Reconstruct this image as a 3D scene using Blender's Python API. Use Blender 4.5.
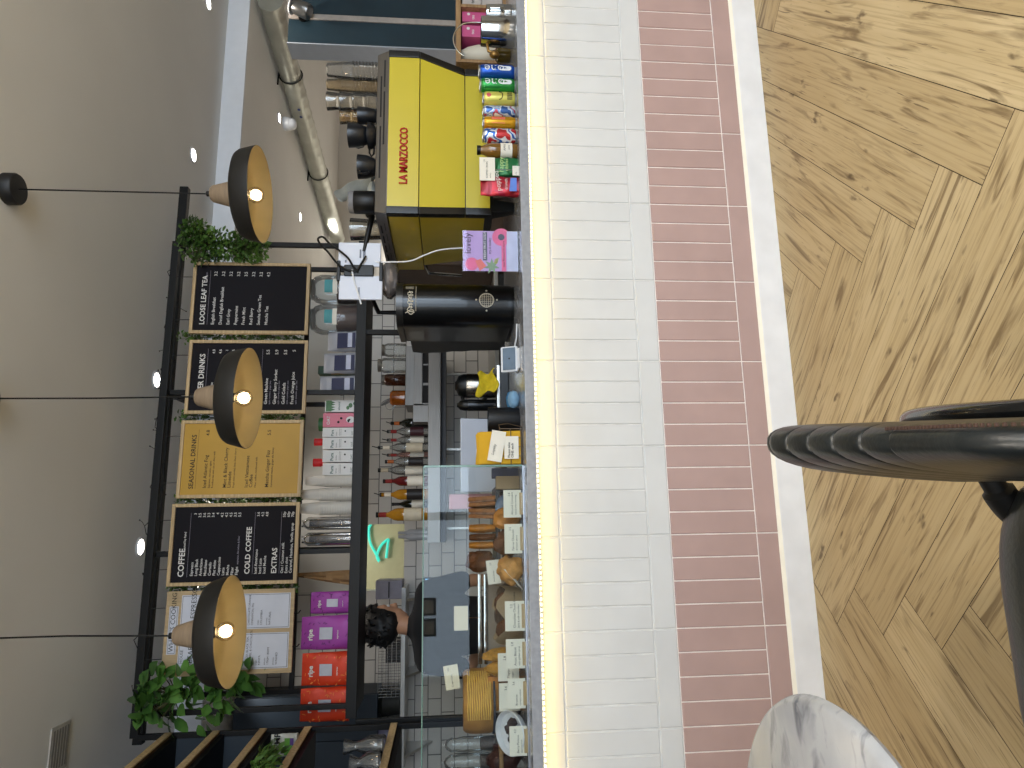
import bpy, bmesh, math, random
from mathutils import Vector, Matrix
random.seed(7)
PI = math.pi
R = math.radians
sc = bpy.context.scene
for o in list(bpy.data.objects):
    bpy.data.objects.remove(o)
COL = sc.collection

# ------------------------------------------------------------------ camera
FPX, YAW, PITCH, CAMZ, D = 690.0, 0.2043, 0.08975, 1.2276, 2.342   # D: distance to the tiled counter front
_cy, _sy, _cp, _sp = math.cos(YAW), math.sin(YAW), math.cos(PITCH), math.sin(PITCH)
FW = Vector((_sy*_cp, _cy*_cp, -_sp))
RT = Vector((_cy, -_sy, 0))
UP = RT.cross(FW)
cd = bpy.data.cameras.new('camera')
cam = bpy.data.objects.new('camera', cd)
COL.objects.link(cam)
cd.sensor_fit = 'HORIZONTAL'
cd.sensor_width = 36
cd.lens = 36*FPX/1024
cd.clip_start = .02
# the phone was held sideways: image right is world down, image up is world right
mw = Matrix.Identity(4)
for i in range(3):
    mw[i][0] = -UP[i]
    mw[i][1] = RT[i]
    mw[i][2] = -FW[i]
mw[2][3] = CAMZ
cam.matrix_world = mw
sc.camera = cam

# ------------------------------------------------------------------ world, daylight, exposure
w = bpy.data.worlds.new('world')
sc.world = w
w.use_nodes = True
w.node_tree.nodes['Background'].inputs[0].default_value = (.62, .76, 1, 1)
w.node_tree.nodes['Background'].inputs[1].default_value = .35
vs = sc.view_settings
vs.view_transform = 'Standard'
vs.look = 'None'
vs.gamma = 1
vs.use_curve_mapping = False
vs.exposure = 0.2

def lamp(name, kind, loc, energy, col, rot=None, size=.1, size_y=None, spot=None, blend=.6):
    l = bpy.data.lights.new(name, kind)
    l.energy = energy
    l.color = col
    if kind == 'AREA':
        l.shape = 'RECTANGLE' if size_y else 'SQUARE'
        l.size = size
        if size_y:
            l.size_y = size_y
    else:
        l.shadow_soft_size = size
    if kind == 'SPOT':
        l.spot_size = R(spot or 100)
        l.spot_blend = blend
    o = bpy.data.objects.new(name, l)
    COL.objects.link(o)
    o.location = loc
    if rot:
        o.rotation_euler = rot
    return o
WARM = (1, .80, .56)
NEUT = (1, .90, .78)
DAY = (.68, .83, 1)
# daylight in the three panes of the shop window behind the photographer
for i, (xx, en) in enumerate(((-.75, 26), (1.0, 46), (2.75, 70))):
    lamp('window_daylight', 'AREA', (xx, -3.06, 1.82), en*1.05, DAY, (R(90), 0, 0), 1.66, 1.62)

# ------------------------------------------------------------------ materials
def lin(h):
    h = h.lstrip('#')
    out = []
    for i in (0, 2, 4):
        c = int(h[i:i+2], 16)/255
        out.append(c/12.92 if c <= .04045 else ((c+.055)/1.055)**2.4)
    return out
_mats = {}
def mat(name, col, rough=.5, metal=0, var=.12, scale=18, bump=0, spec=.5, aniso=None, detail=3, coat=0, sub=0, bscale=None):
    if name in _mats:
        return _mats[name]
    m = bpy.data.materials.new(name)
    m.use_nodes = True
    nt = m.node_tree
    b = nt.nodes['Principled BSDF']
    c = lin(col) if isinstance(col, str) else list(col)
    tc = nt.nodes.new('ShaderNodeTexCoord')
    mp = nt.nodes.new('ShaderNodeMapping')
    if aniso:
        mp.inputs['Scale'].default_value = aniso
    nt.links.new(tc.outputs['Object'], mp.inputs[0])
    nz = nt.nodes.new('ShaderNodeTexNoise')
    nz.inputs['Scale'].default_value = scale
    nz.inputs['Detail'].default_value = detail
    nt.links.new(mp.outputs[0], nz.inputs['Vector'])
    rp = nt.nodes.new('ShaderNodeValToRGB')
    rp.color_ramp.elements[0].position = .3
    rp.color_ramp.elements[1].position = .7
    rp.color_ramp.elements[0].color = [max(0, x*(1-var)) for x in c]+[1]
    rp.color_ramp.elements[1].color = [min(1, x*(1+var)) for x in c]+[1]
    nt.links.new(nz.outputs['Fac'], rp.inputs[0])
    nt.links.new(rp.outputs[0], b.inputs['Base Color'])
    b.inputs['Roughness'].default_value = rough
    b.inputs['Metallic'].default_value = metal
    b.inputs['Specular IOR Level'].default_value = spec
    b.inputs['Coat Weight'].default_value = coat
    if bump:
        bp = nt.nodes.new('ShaderNodeBump')
        bp.inputs['Strength'].default_value = bump
        bp.inputs['Distance'].default_value = .004
        if bscale:
            n2 = nt.nodes.new('ShaderNodeTexNoise')
            n2.inputs['Scale'].default_value = bscale
            nt.links.new(mp.outputs[0], n2.inputs['Vector'])
            nt.links.new(n2.outputs['Fac'], bp.inputs['Height'])
        else:
            nt.links.new(nz.outputs['Fac'], bp.inputs['Height'])
        nt.links.new(bp.outputs[0], b.inputs['Normal'])
    _mats[name] = m
    return m
def emis(name, col, strength):
    if name in _mats:
        return _mats[name]
    m = bpy.data.materials.new(name)
    m.use_nodes = True
    b = m.node_tree.nodes['Principled BSDF']
    c = lin(col) if isinstance(col, str) else list(col)
    b.inputs['Base Color'].default_value = c+[1]
    b.inputs['Emission Color'].default_value = c+[1]
    b.inputs['Emission Strength'].default_value = strength
    _mats[name] = m
    return m
def glass(name, tint=(1, 1, 1), refl=1.0, rough=.02, dens=1.0, diff=0.0):
    """thin clear sheet: transparent with a Fresnel mirror on top, a little milky if diff"""
    if name in _mats:
        return _mats[name]
    m = bpy.data.materials.new(name)
    m.use_nodes = True
    nt = m.node_tree
    nt.nodes.clear()
    out = nt.nodes.new('ShaderNodeOutputMaterial')
    tr = nt.nodes.new('ShaderNodeBsdfTransparent')
    tr.inputs[0].default_value = (*[t*dens for t in tint], 1)
    gl = nt.nodes.new('ShaderNodeBsdfGlossy')
    gl.inputs['Roughness'].default_value = rough
    df = nt.nodes.new('ShaderNodeBsdfDiffuse')
    df.inputs[0].default_value = (*[min(1, t*.8) for t in tint], 1)
    mx0 = nt.nodes.new('ShaderNodeMixShader')
    mx0.inputs[0].default_value = diff
    nt.links.new(tr.outputs[0], mx0.inputs[1])
    nt.links.new(df.outputs[0], mx0.inputs[2])
    fr = nt.nodes.new('ShaderNodeFresnel')
    fr.inputs[0].default_value = 1.5
    mul = nt.nodes.new('ShaderNodeMath')
    mul.operation = 'MULTIPLY'
    mul.use_clamp = True
    mul.inputs[1].default_value = refl
    nt.links.new(fr.outputs[0], mul.inputs[0])
    mx = nt.nodes.new('ShaderNodeMixShader')
    nt.links.new(mul.outputs[0], mx.inputs[0])
    nt.links.new(mx0.outputs[0], mx.inputs[1])
    nt.links.new(gl.outputs[0], mx.inputs[2])
    nt.links.new(mx.outputs[0], out.inputs[0])
    _mats[name] = m
    return m
def wood(name, c0, c1, rough=.5, stretch=(2, 30, 30), scale=3, bump=.1):
    if name in _mats:
        return _mats[name]
    m = bpy.data.materials.new(name)
    m.use_nodes = True
    nt = m.node_tree
    b = nt.nodes['Principled BSDF']
    tc = nt.nodes.new('ShaderNodeTexCoord')
    mp = nt.nodes.new('ShaderNodeMapping')
    mp.inputs['Scale'].default_value = stretch
    nt.links.new(tc.outputs['Object'], mp.inputs[0])
    nz = nt.nodes.new('ShaderNodeTexNoise')
    nz.inputs['Scale'].default_value = scale
    nz.inputs['Detail'].default_value = 6
    nt.links.new(mp.outputs[0], nz.inputs['Vector'])
    rp = nt.nodes.new('ShaderNodeValToRGB')
    rp.color_ramp.elements[0].position = .35
    rp.color_ramp.elements[1].position = .65
    rp.color_ramp.elements[0].color = lin(c0)+[1]
    rp.color_ramp.elements[1].color = lin(c1)+[1]
    nt.links.new(nz.outputs['Fac'], rp.inputs[0])
    nt.links.new(rp.outputs[0], b.inputs['Base Color'])
    b.inputs['Roughness'].default_value = rough
    bp = nt.nodes.new('ShaderNodeBump')
    bp.inputs['Strength'].default_value = bump
    bp.inputs['Distance'].default_value = .003
    nt.links.new(nz.outputs['Fac'], bp.inputs['Height'])
    nt.links.new(bp.outputs[0], b.inputs['Normal'])
    _mats[name] = m
    return m

# ------------------------------------------------------------------ pixel + depth -> place in the room
def _ray(x, y):
    return FPX*FW + (768-y-384)*RT - (x-512)*UP
def at(x, y, Y):
    d = _ray(x, y)
    return Vector((0, 0, CAMZ)) + d*(Y/d.y)
def atz(x, y, Z):
    d = _ray(x, y)
    return Vector((0, 0, CAMZ)) + d*((Z-CAMZ)/d.z)
def rect(x0, x1, y0, y1, Y):
    """x0..x1 (top..bottom), y0..y1 (right..left) on the plane at depth Y -> centre X, bottom Z, width, height"""
    xm, ym = (x0+x1)/2, (y0+y1)/2
    l, r = at(xm, y1, Y).x, at(xm, y0, Y).x
    t, b = at(x0, ym, Y).z, at(x1, ym, Y).z
    return (l+r)/2, b, r-l, t-b

# ------------------------------------------------------------------ mesh builder
class B:
    def __init__(s):
        s.bm = bmesh.new()
        s.mi = 0
        s.bev = False
    def _faces(s, fs):
        for f in fs:
            f.material_index = s.mi
    def poly(s, pts):
        f = s.bm.faces.new([s.bm.verts.new(p) for p in pts])
        f.material_index = s.mi
        return f
    def hexa(s, bot, top, bev=0, seg=2):
        vb = [s.bm.verts.new(p) for p in bot]
        vt = [s.bm.verts.new(p) for p in top]
        n = len(vb)
        fs = [s.bm.faces.new(vb[::-1]), s.bm.faces.new(vt)]
        for i in range(n):
            j = (i+1) % n
            fs.append(s.bm.faces.new([vb[i], vb[j], vt[j], vt[i]]))
        s._faces(fs)
        if bev:
            s.bev = True
            ed = list({e for f in fs for e in f.edges})
            r = bmesh.ops.bevel(s.bm, geom=ed, offset=bev, segments=seg, affect='EDGES', profile=.5, clamp_overlap=True)
            s._faces(r['faces'])
        return s
    def box(s, x0, x1, y0, y1, z0, z1, bev=0, seg=2):
        return s.hexa([(x0, y0, z0), (x1, y0, z0), (x1, y1, z0), (x0, y1, z0)],
                      [(x0, y0, z1), (x1, y0, z1), (x1, y1, z1), (x0, y1, z1)], bev, seg)
    def cbox(s, cx, cy, cz, wx, wy, wz, bev=0, rz=0, rx=0, ry=0, seg=2):
        """box about a centre, turned"""
        M = Matrix.Translation((cx, cy, cz)) @ Matrix.Rotation(rz, 4, 'Z') @ Matrix.Rotation(ry, 4, 'Y') @ Matrix.Rotation(rx, 4, 'X')
        p = [M @ Vector((a*wx/2, b*wy/2, c*wz/2)) for c in (-1, 1) for a, b in ((-1, -1), (1, -1), (1, 1), (-1, 1))]
        return s.hexa(p[:4], p[4:], bev, seg)
    def prism(s, pts, axis, a, b, bev=0):
        """polygon pts (u, v) extruded along axis from a to b: 'y' -> (u,*,v), 'x' -> (*,u,v), 'z' -> (u,v,*)"""
        f = {'y': lambda u, v, t: (u, t, v), 'x': lambda u, v, t: (t, u, v), 'z': lambda u, v, t: (u, v, t)}[axis]
        s.hexa([f(u, v, a) for u, v in pts], [f(u, v, b) for u, v in pts], bev)
        return s
    def lathe(s, prof, c=(0, 0, 0), seg=28, sx=1, sy=1, closed=True, axis='z', jit=0):
        rings = []
        for r, z in prof:
            ring = []
            for k in range(seg):
                a = 2*PI*k/seg
                q = 1+(random.uniform(-jit, jit) if jit else 0)
                p = (r*q*math.cos(a)*sx, r*q*math.sin(a)*sy, z)
                if axis == 'y':
                    p = (p[0], p[2], p[1])
                if axis == 'x':
                    p = (p[2], p[0], p[1])
                ring.append(s.bm.verts.new((c[0]+p[0], c[1]+p[1], c[2]+p[2])))
            rings.append(ring)
        fs = []
        for a, b in zip(rings, rings[1:]):
            for k in range(seg):
                j = (k+1) % seg
                fs.append(s.bm.faces.new([a[k], a[j], b[j], b[k]]))
        if closed:
            fs.append(s.bm.faces.new(rings[0][::-1]))
            fs.append(s.bm.faces.new(rings[-1]))
        s._faces(fs)
        return s
    def tube(s, pts, r, seg=8, cap=True, closed=False):
        pts = [Vector(p) for p in pts]
        n = len(pts)
        rad = r if isinstance(r, (list, tuple)) else [r]*n
        rings = []
        up = None
        for i, p in enumerate(pts):
            if closed:
                t = pts[(i+1) % n]-pts[i-1]
            else:
                t = pts[min(i+1, n-1)]-pts[max(i-1, 0)]
            t.normalize()
            if up is None:
                up = Vector((0, 0, 1)) if abs(t.z) < .9 else Vector((1, 0, 0))
            a = t.cross(up).normalized()
            up = a.cross(t).normalized()
            rings.append([s.bm.verts.new(p+rad[i]*(math.cos(2*PI*k/seg)*a+math.sin(2*PI*k/seg)*up)) for k in range(seg)])
        fs = []
        pr = list(zip(rings, rings[1:]))
        if closed:
            pr.append((rings[-1], rings[0]))
        for a, b in pr:
            for k in range(seg):
                j = (k+1) % seg
                fs.append(s.bm.faces.new([a[k], a[j], b[j], b[k]]))
        if cap and not closed:
            fs.append(s.bm.faces.new(rings[0][::-1]))
            fs.append(s.bm.faces.new(rings[-1]))
        s._faces(fs)
        return s
    def ball(s, c, r, sx=1, sy=1, sz=1, sub=2, jit=0):
        q = bmesh.ops.create_icosphere(s.bm, subdivisions=sub, radius=r)
        for v in q['verts']:
            j = 1+random.uniform(-jit, jit)
            v.co = Vector((c[0]+v.co.x*sx*j, c[1]+v.co.y*sy*j, c[2]+v.co.z*sz*j))
            for f in v.link_faces:
                f.material_index = s.mi
        return s
    def grid(s, nu, nv, fn, wrap=False):
        vv = [[s.bm.verts.new(fn(i/(nu-1), j/(nv if wrap else nv-1))) for j in range(nv)] for i in range(nu)]
        fs = []
        for i in range(nu-1):
            for j in range(nv if wrap else nv-1):
                k = (j+1) % nv
                fs.append(s.bm.faces.new([vv[i][j], vv[i][k], vv[i+1][k], vv[i+1][j]]))
        s._faces(fs)
        return vv
    def text(s, body, x, z, size, y=0, bold=0, align='LEFT', rot=0, wrap=None, depth=.0005, fn=None):
        """lettering on a plane that faces -Y; rot turns it in that plane; wrap: bent round a cylinder of that radius"""
        cu = bpy.data.curves.new('t', 'FONT')
        cu.body = body
        cu.size = size
        cu.align_x = align
        cu.resolution_u = 2
        cu.offset = bold*size
        ob = bpy.data.objects.new('t', cu)
        me = bpy.data.meshes.new_from_object(ob)
        n0 = len(s.bm.verts)
        f0 = len(s.bm.faces)
        s.bm.from_mesh(me)
        s.bm.verts.ensure_lookup_table()
        s.bm.faces.ensure_lookup_table()
        cr, sr = math.cos(rot), math.sin(rot)
        for v in s.bm.verts[n0:]:
            a, b = v.co.x*cr-v.co.y*sr+x, v.co.x*sr+v.co.y*cr+z
            if wrap:
                v.co = (wrap*math.sin(a/wrap), y-wrap*math.cos(a/wrap)-depth, b)
            elif fn:
                v.co = fn(a, b)
            else:
                v.co = (a, y-depth, b)
        for f in s.bm.faces[f0:]:
            f.material_index = s.mi
        bpy.data.objects.remove(ob)
        bpy.data.curves.remove(cu)
        bpy.data.meshes.remove(me)
        return s
    def xf(s, M, start=0):
        s.bm.verts.ensure_lookup_table()
        for v in s.bm.verts[start:]:
            v.co = M @ v.co
        return s
    def mesh(s, name, mats, smooth=38):
        bmesh.ops.recalc_face_normals(s.bm, faces=s.bm.faces)
        me = bpy.data.meshes.new(name)
        s.bm.to_mesh(me)
        s.bm.free()
        for m in (mats if isinstance(mats, (list, tuple)) else [mats]):
            me.materials.append(m)
        if smooth:
            me.polygons.foreach_set('use_smooth', [True]*len(me.polygons))
            me.set_sharp_from_angle(angle=R(smooth))
        return me

def flat_normals(o, b):
    if b.bev:
        wn = o.modifiers.new('weighted', 'WEIGHTED_NORMAL')
        wn.keep_sharp = True
        wn.weight = 90
def part(name, b, m, parent, label=None, smooth=38):
    o = bpy.data.objects.new(name, b.mesh(name, m, smooth))
    COL.objects.link(o)
    flat_normals(o, b)
    o.parent = parent
    if label:
        o['label'] = label
    return o
def tag(o, label, cat, group=None, kind=None):
    if label:
        o['label'] = label
    if cat:
        o['category'] = cat
    if group:
        o['group'] = group
    if kind:
        o['kind'] = kind
    return o
def thing(name, label, cat, loc=(0, 0, 0), rz=0, group=None):
    o = bpy.data.objects.new(name, None)
    o.empty_display_size = .05
    COL.objects.link(o)
    o.location = loc
    o.rotation_euler = (0, 0, rz)
    return tag(o, label, cat, group)
def single(name, b, m, label, cat, loc=(0, 0, 0), rz=0, group=None, smooth=38, kind=None):
    o = bpy.data.objects.new(name, b.mesh(name, m, smooth))
    COL.objects.link(o)
    flat_normals(o, b)
    o.location = loc
    o.rotation_euler = (0, 0, rz)
    return tag(o, label, cat, group, kind)
def struct(name, b, m, parent=None, smooth=38):
    o = bpy.data.objects.new(name, b.mesh(name, m, smooth))
    COL.objects.link(o)
    if parent:
        o.parent = parent
    else:
        o['kind'] = 'structure'
    return o
def dup(root, loc, rz=None, label=None, group=None):
    c = root.copy()
    COL.objects.link(c)
    c.location = loc
    if rz is not None:
        c.rotation_euler = (0, 0, rz)
    if label:
        c['label'] = label
    if group:
        c['group'] = group
    for ch in list(root.children):
        d = ch.copy()
        COL.objects.link(d)
        d.parent = c
        for g in list(ch.children):
            e = g.copy()
            COL.objects.link(e)
            e.parent = d
    return c

# shared materials
BLACK = mat('black_steel', '#08090a', .5, .0, spec=.3, bump=.05, scale=60)
BLKPL = mat('black_plastic', '#08090a', .38, spec=.35)
STEEL = mat('brushed_steel', '#b8b6b0', .28, 1, .06, 6, aniso=(1, 1, 40))
CHROME = mat('polished_steel', '#c9c8c4', .14, 1, .03)
PAPER = mat('white_card', '#e9e4d6', .7, var=.03)
WHITE = mat('white_plastic', '#dfe1e4', .4, var=.03)
INK = mat('black_ink', '#141414', .7, var=.02)
WOODL = wood('pale_pine', '#a98e64', '#c9ae82', .5)
WOODB = wood('brown_board', '#8a6a44', '#a8845a', .5)
PAINTW = mat('matt_wall_paint', '#dad5cb', .85, var=.03, scale=2, bump=.03, bscale=60)
CLEAR = glass('clear_glass', (.97, .99, .98))

# ================================================================== the setting
XL, XR, YF, YB, YFAR = -1.95, 7.4, -3.0, 5.2, 8.2
ZC, ZC2, YBULK = 2.79, 2.645, 4.40
# floor: herringbone boards, each with its own tone and grain offset
def floor():
    b = B()
    uv = b.bm.loops.layers.uv.new('UVMap')
    ca = b.bm.loops.layers.color.new('tone')
    L, W, g = 1.521, .169, .0011
    q = 1/math.sqrt(2)
    d1, d2 = Vector((q, q, 0)), Vector((-q, q, 0))
    def plank(o, du, dv, lu, lv):
        pts = [(g, g), (lu-g, g), (lu-g, lv-g), (g, lv-g)]
        vs_ = [o+du*a+dv*c for a, c in pts]
        c = sum(vs_, Vector())/4
        if not (XL-.2 < c.x < 4.4 and -3.3 < c.y < 3.4):
            return
        ff = b.poly(vs_)
        t = random.random()
        ox, oy = random.uniform(0, 50), random.uniform(0, 50)
        for lp, (a, e) in zip(ff.loops, pts):
            lp[uv].uv = (a+ox, e+oy)
            lp[ca] = (t, t, t, 1)
    n_ = 9
    org = Vector((-.203, 1.608, 0)) - d1*L
    for c_ in range(-60, 60):
        for k in range(-4, 5):
            plank(org + (d1*(c_+2*n_*k) + d2*c_)*W, d1, d2, L, W)
            plank(org + (d1*c_ + d2*(c_-2*n_+1+2*n_*k))*W, d2, d1, L, W)
    o = single('floor', b, None, None, None, smooth=None)
    return o
fm = bpy.data.materials.new('oak_plank_floor')
fm.use_nodes = True
nt = fm.node_tree
pb = nt.nodes['Principled BSDF']
uvn = nt.nodes.new('ShaderNodeUVMap')
def fnoise(scale, sc3, detail, p0, p1, dist=0):
    mp = nt.nodes.new('ShaderNodeMapping')
    mp.inputs['Scale'].default_value = sc3
    nt.links.new(uvn.outputs[0], mp.inputs[0])
    n = nt.nodes.new('ShaderNodeTexNoise')
    n.inputs['Scale'].default_value = scale
    n.inputs['Detail'].default_value = detail
    n.inputs['Distortion'].default_value = dist
    nt.links.new(mp.outputs[0], n.inputs['Vector'])
    r = nt.nodes.new('ShaderNodeMapRange')
    r.inputs[1].default_value = p0
    r.inputs[2].default_value = p1
    nt.links.new(n.outputs['Fac'], r.inputs[0])
    return r.outputs[0]
def fmix(fac, a, bcol):
    m = nt.nodes.new('ShaderNodeMix')
    m.data_type = 'RGBA'
    for sock, v in ((m.inputs[0], fac), (m.inputs[6], a), (m.inputs[7], bcol)):
        if isinstance(v, (list, tuple)):
            sock.default_value = v
        elif isinstance(v, (int, float)):
            sock.default_value = v
        else:
            nt.links.new(v, sock)
    return m.outputs[2]
def fmul(a, k):
    m = nt.nodes.new('ShaderNodeMath')
    m.operation = 'MULTIPLY'
    nt.links.new(a, m.inputs[0])
    if isinstance(k, (int, float)):
        m.inputs[1].default_value = k
    else:
        nt.links.new(k, m.inputs[1])
    return m.outputs[0]
vc = nt.nodes.new('ShaderNodeVertexColor')
vc.layer_name = 'tone'
base = fmix(vc.outputs[0], lin('b9a47c')+[1], lin('c8b48c')+[1])
base = fmix(fmul(fnoise(2.2, (1, 5, 1), 4, .35, .7, .6), .55), base, lin('ab946a')+[1])
base = fmix(fmul(fnoise(3, (1.2, 45, 1), 6, .48, .72, .3), .55), base, lin('8b734b')+[1])
base = fmix(fmul(fnoise(2.0, (1.0, 10, 1), 9, .55, .68, 2.2), .7), base, lin('5c4527')+[1])
base = fmix(fmul(fnoise(4.5, (1.2, 28, 1), 5, .64, .70, 1.0), .7), base, lin('4a3722')+[1])
base = fmix(fmul(fnoise(9, (1, 2.2, 1), 3, .66, .73), .75), base, lin('463420')+[1])
nt.links.new(base, pb.inputs['Base Color'])
pb.inputs['Roughness'].default_value = .5
pb.inputs['Specular IOR Level'].default_value = .35
FL = floor()
FL.data.materials.clear()
FL.data.materials.append(fm)
FL['kind'] = 'structure'
b = B()
b.box(XL, XR, YF, YFAR, -.08, -.0015)
struct('floor_subfloor', b, mat('dark_gap', '#3a2c1b', .8))

def wall(name, boxes, m, bev=0):
    b = B()
    for q in boxes:
        b.box(*q)
    return struct(name, b, m)
CEIL = mat('ceiling_paint', '#ebebe8', .9, var=.03, scale=1.5)
wall('ceiling', [(XL, XR, YF, YBULK+.02, ZC, ZC+.1)], CEIL)
wall('ceiling_back', [(XL, XR, YBULK+.02, YFAR, ZC2, ZC2+.1)], CEIL)
wall('trim_bulkhead', [(XL, XR, YBULK, YBULK+.02, ZC2, ZC)], mat('bulkhead_white', '#e6eaf0', .8, var=.02))
NAVY = mat('navy_paint', '#1d2a36', .55, var=.08, scale=4)
TEAL = mat('dark_teal_paint', '#1f3540', .5, var=.12, scale=5)
wall('wall_left', [(XL-.42, XL-.3, YF, YFAR, 0, ZC)], NAVY)
wall('wall_right', [(XR, XR+.1, YF, YFAR, 0, ZC)], PAINTW)
wall('wall_far', [(1.9, XR, YFAR, YFAR+.1, 0, ZC)], PAINTW)
# front wall with the shop window behind the photographer
wall('wall_front', [(XL, -1.6, YF-.1, YF, 0, ZC), (3.6, XR, YF-.1, YF, 0, ZC), (-1.6, 3.6, YF-.1, YF, 0, .96), (-1.6, 3.6, YF-.1, YF, 2.68, ZC)], PAINTW)
b = B()
for x in (-1.6, .09, 1.84, 3.54):
    b.box(x, x+.06, YF-.02, YF+.05, .96, 2.68)
b.box(-1.6, 3.6, YF-.02, YF+.05, .94, 1.02)
b.box(-1.6, 3.6, YF-.02, YF+.05, 2.62, 2.68)
b.box(-1.6, 3.6, YF-.02, YF+.05, 2.1, 2.15)
struct('window_1', b, BLACK)
# notices stuck to the inside of the shop window, mirrored in the display case glass
for i, (x0, x1, y0, y1, lab) in enumerate(((421, 436, 598, 616, 'black framed notice mirrored in the case glass, the right one'), (421, 436, 619, 637, 'black framed notice mirrored in the case glass, the left one'))):
    X_, Z_, W_, H_ = rect(x0, x1, y0, y1, 7.72)
    t = thing('window_notice', lab, 'notice', (X_, YF+.055, Z_), group='framed notices on the shop window')
    b = B(); b.box(-W_/2, W_/2, 0, .012, 0, H_)
    part('black_frame', b, BLACK, t)
    b = B(); b.box(-W_/2+.025, W_/2-.025, .012, .014, .025, H_-.025)
    part('paper', b, PAPER, t)

# tiled wall behind the bar, with a pass-through to the kitchen
tw = bpy.data.materials.new('white_metro_tiles')
tw.use_nodes = True
n2 = tw.node_tree
pb2 = n2.nodes['Principled BSDF']
tc = n2.nodes.new('ShaderNodeTexCoord')
sp = n2.nodes.new('ShaderNodeSeparateXYZ')
cm = n2.nodes.new('ShaderNodeCombineXYZ')
n2.links.new(tc.outputs['Object'], sp.inputs[0])
n2.links.new(sp.outputs[0], cm.inputs[0])
n2.links.new(sp.outputs[2], cm.inputs[1])
br = n2.nodes.new('ShaderNodeTexBrick')
br.inputs['Scale'].default_value = 1
br.inputs['Brick Width'].default_value = .18
br.inputs['Row Height'].default_value = .092
br.inputs['Mortar Size'].default_value = .0035
br.inputs['Mortar Smooth'].default_value = .3
br.inputs['Color1'].default_value = lin('d4cfc6')+[1]
br.inputs['Color2'].default_value = lin('c8c3bb')+[1]
br.inputs['Mortar'].default_value = lin('6f6b66')+[1]
n2.links.new(cm.outputs[0], br.inputs[0])
n2.links.new(br.outputs[0], pb2.inputs['Base Color'])
pb2.inputs['Roughness'].default_value = .3
bp = n2.nodes.new('ShaderNodeBump')
bp.invert = True
bp.inputs['Distance'].default_value = .004
n2.links.new(br.outputs[1], bp.inputs['Height'])
n2.links.new(bp.outputs[0], pb2.inputs['Normal'])
PX0, PX1 = at(390, 590, YB).x, at(390, 524, YB).x           # pass-through opening
PZ0, PZ1 = at(404, 560, YB).z, at(355, 560, YB).z
wall('wall_back', [(XL, 1.9, YB, YB+.1, 0, PZ0), (XL, PX0, YB, YB+.1, PZ0, ZC2), (PX1, 1.9, YB, YB+.1, PZ0, 2.05)], tw)
wall('wall_back_upper', [(PX1, 1.9, YB, YB+.1, 2.05, ZC2), (PX0, PX1, YB, YB+.1, PZ1, ZC2)], PAINTW)
wall('wall_passage', [(1.8, 1.9, YB+.1, YFAR, 0, ZC2)], PAINTW)
KIT = mat('kitchen_cream_paint', '#a9a78a', .8, var=.04)
wall('wall_kitchen', [(XL, 1.8, 6.6, 6.7, 0, ZC2)], KIT)
lamp('kitchen_light', 'POINT', ((PX0+PX1)/2, 5.9, 2.35), 16, (1, .97, .85), size=.15)
# ================================================================== the counter
z0, M_ = .102, .3025
SLB, SLT = .9395, .9725            # worktop under side and top
SF, SBK = 2.302, 3.10              # worktop front and back edge
cnt = thing('service_counter', 'long service counter faced in white over dusty pink tiles with grey worktop', 'counter', (.5, D, 0))
ox = lambda x: x-.5
def tiles(rows):
    b = B()
    g, bv = .0022, .0022
    for x0, x1, za, zb in rows:
        x0 += g; x1 -= g; za += g; zb -= g
        j = [random.uniform(-.0012, .0006) for _ in range(4)]
        base = [(ox(x0), .004, za), (ox(x1), .004, za), (ox(x1), .004, zb), (ox(x0), .004, zb)]
        sh = [(ox(x0), -.004, za), (ox(x1), -.004, za), (ox(x1), -.004, zb), (ox(x0), -.004, zb)]
        top = [(ox(x0)+bv, -.006+j[0], za+bv), (ox(x1)-bv, -.006+j[1], za+bv), (ox(x1)-bv, -.006+j[2], zb-bv), (ox(x0)+bv, -.006+j[3], zb-bv)]
        vb, vm, vt = [[b.bm.verts.new(p) for p in q] for q in (base, sh, top)]
        b.bm.faces.new(vt)
        for A, C in ((vb, vm), (vm, vt)):
            for i in range(4):
                b.bm.faces.new([A[i], A[(i+1) % 4], C[(i+1) % 4], C[i]])
    return b
X0 = 1.7775
wt, pk = [], []
for n in range(-6, 13):
    xr_ = X0 - n*M_
    xl_ = xr_ - M_
    pk.append((xl_, xr_, z0, z0+.0775))
    wt.append((xl_, xr_, z0+.38, z0+.4575))
    wt.append((xl_, xr_, z0+.76, SLB))
    for k in range(4):
        a = xl_+k*M_/4
        pk.append((a, a+M_/4, z0+.0775, z0+.38))
        wt.append((a, a+M_/4, z0+.4575, z0+.76))
CX0, CX1 = X0-13*M_, X0+6*M_
part('white_tiling', tiles(wt), mat('white_glazed_tile', '#d9dbdc', .16, var=.04, scale=5, bump=.35, bscale=9, spec=.5), cnt, 'white glazed tiles in stacked upright rows', 20)
part('pink_tiling', tiles(pk), mat('pink_glazed_tile', '#b89d98', .2, var=.05, scale=6, bump=.3, bscale=9), cnt, 'dusty pink glazed tiles in stacked upright rows', 20)
b = B()
b.box(ox(CX0), ox(CX1), -.0022, .05, z0-.09, z0+.38)
part('pink_grout', b, mat('pale_grout', '#f3eae4', .9), cnt, 'pale grout')
b = B()
b.box(ox(CX0), ox(CX1), -.0025, .05, z0+.38, SLB)
b.box(ox(CX0), ox(CX1), .05, .75, z0-.09, SLB)
part('carcass', b, mat('white_grout', '#dededc', .9), cnt)
b = B()
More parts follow.
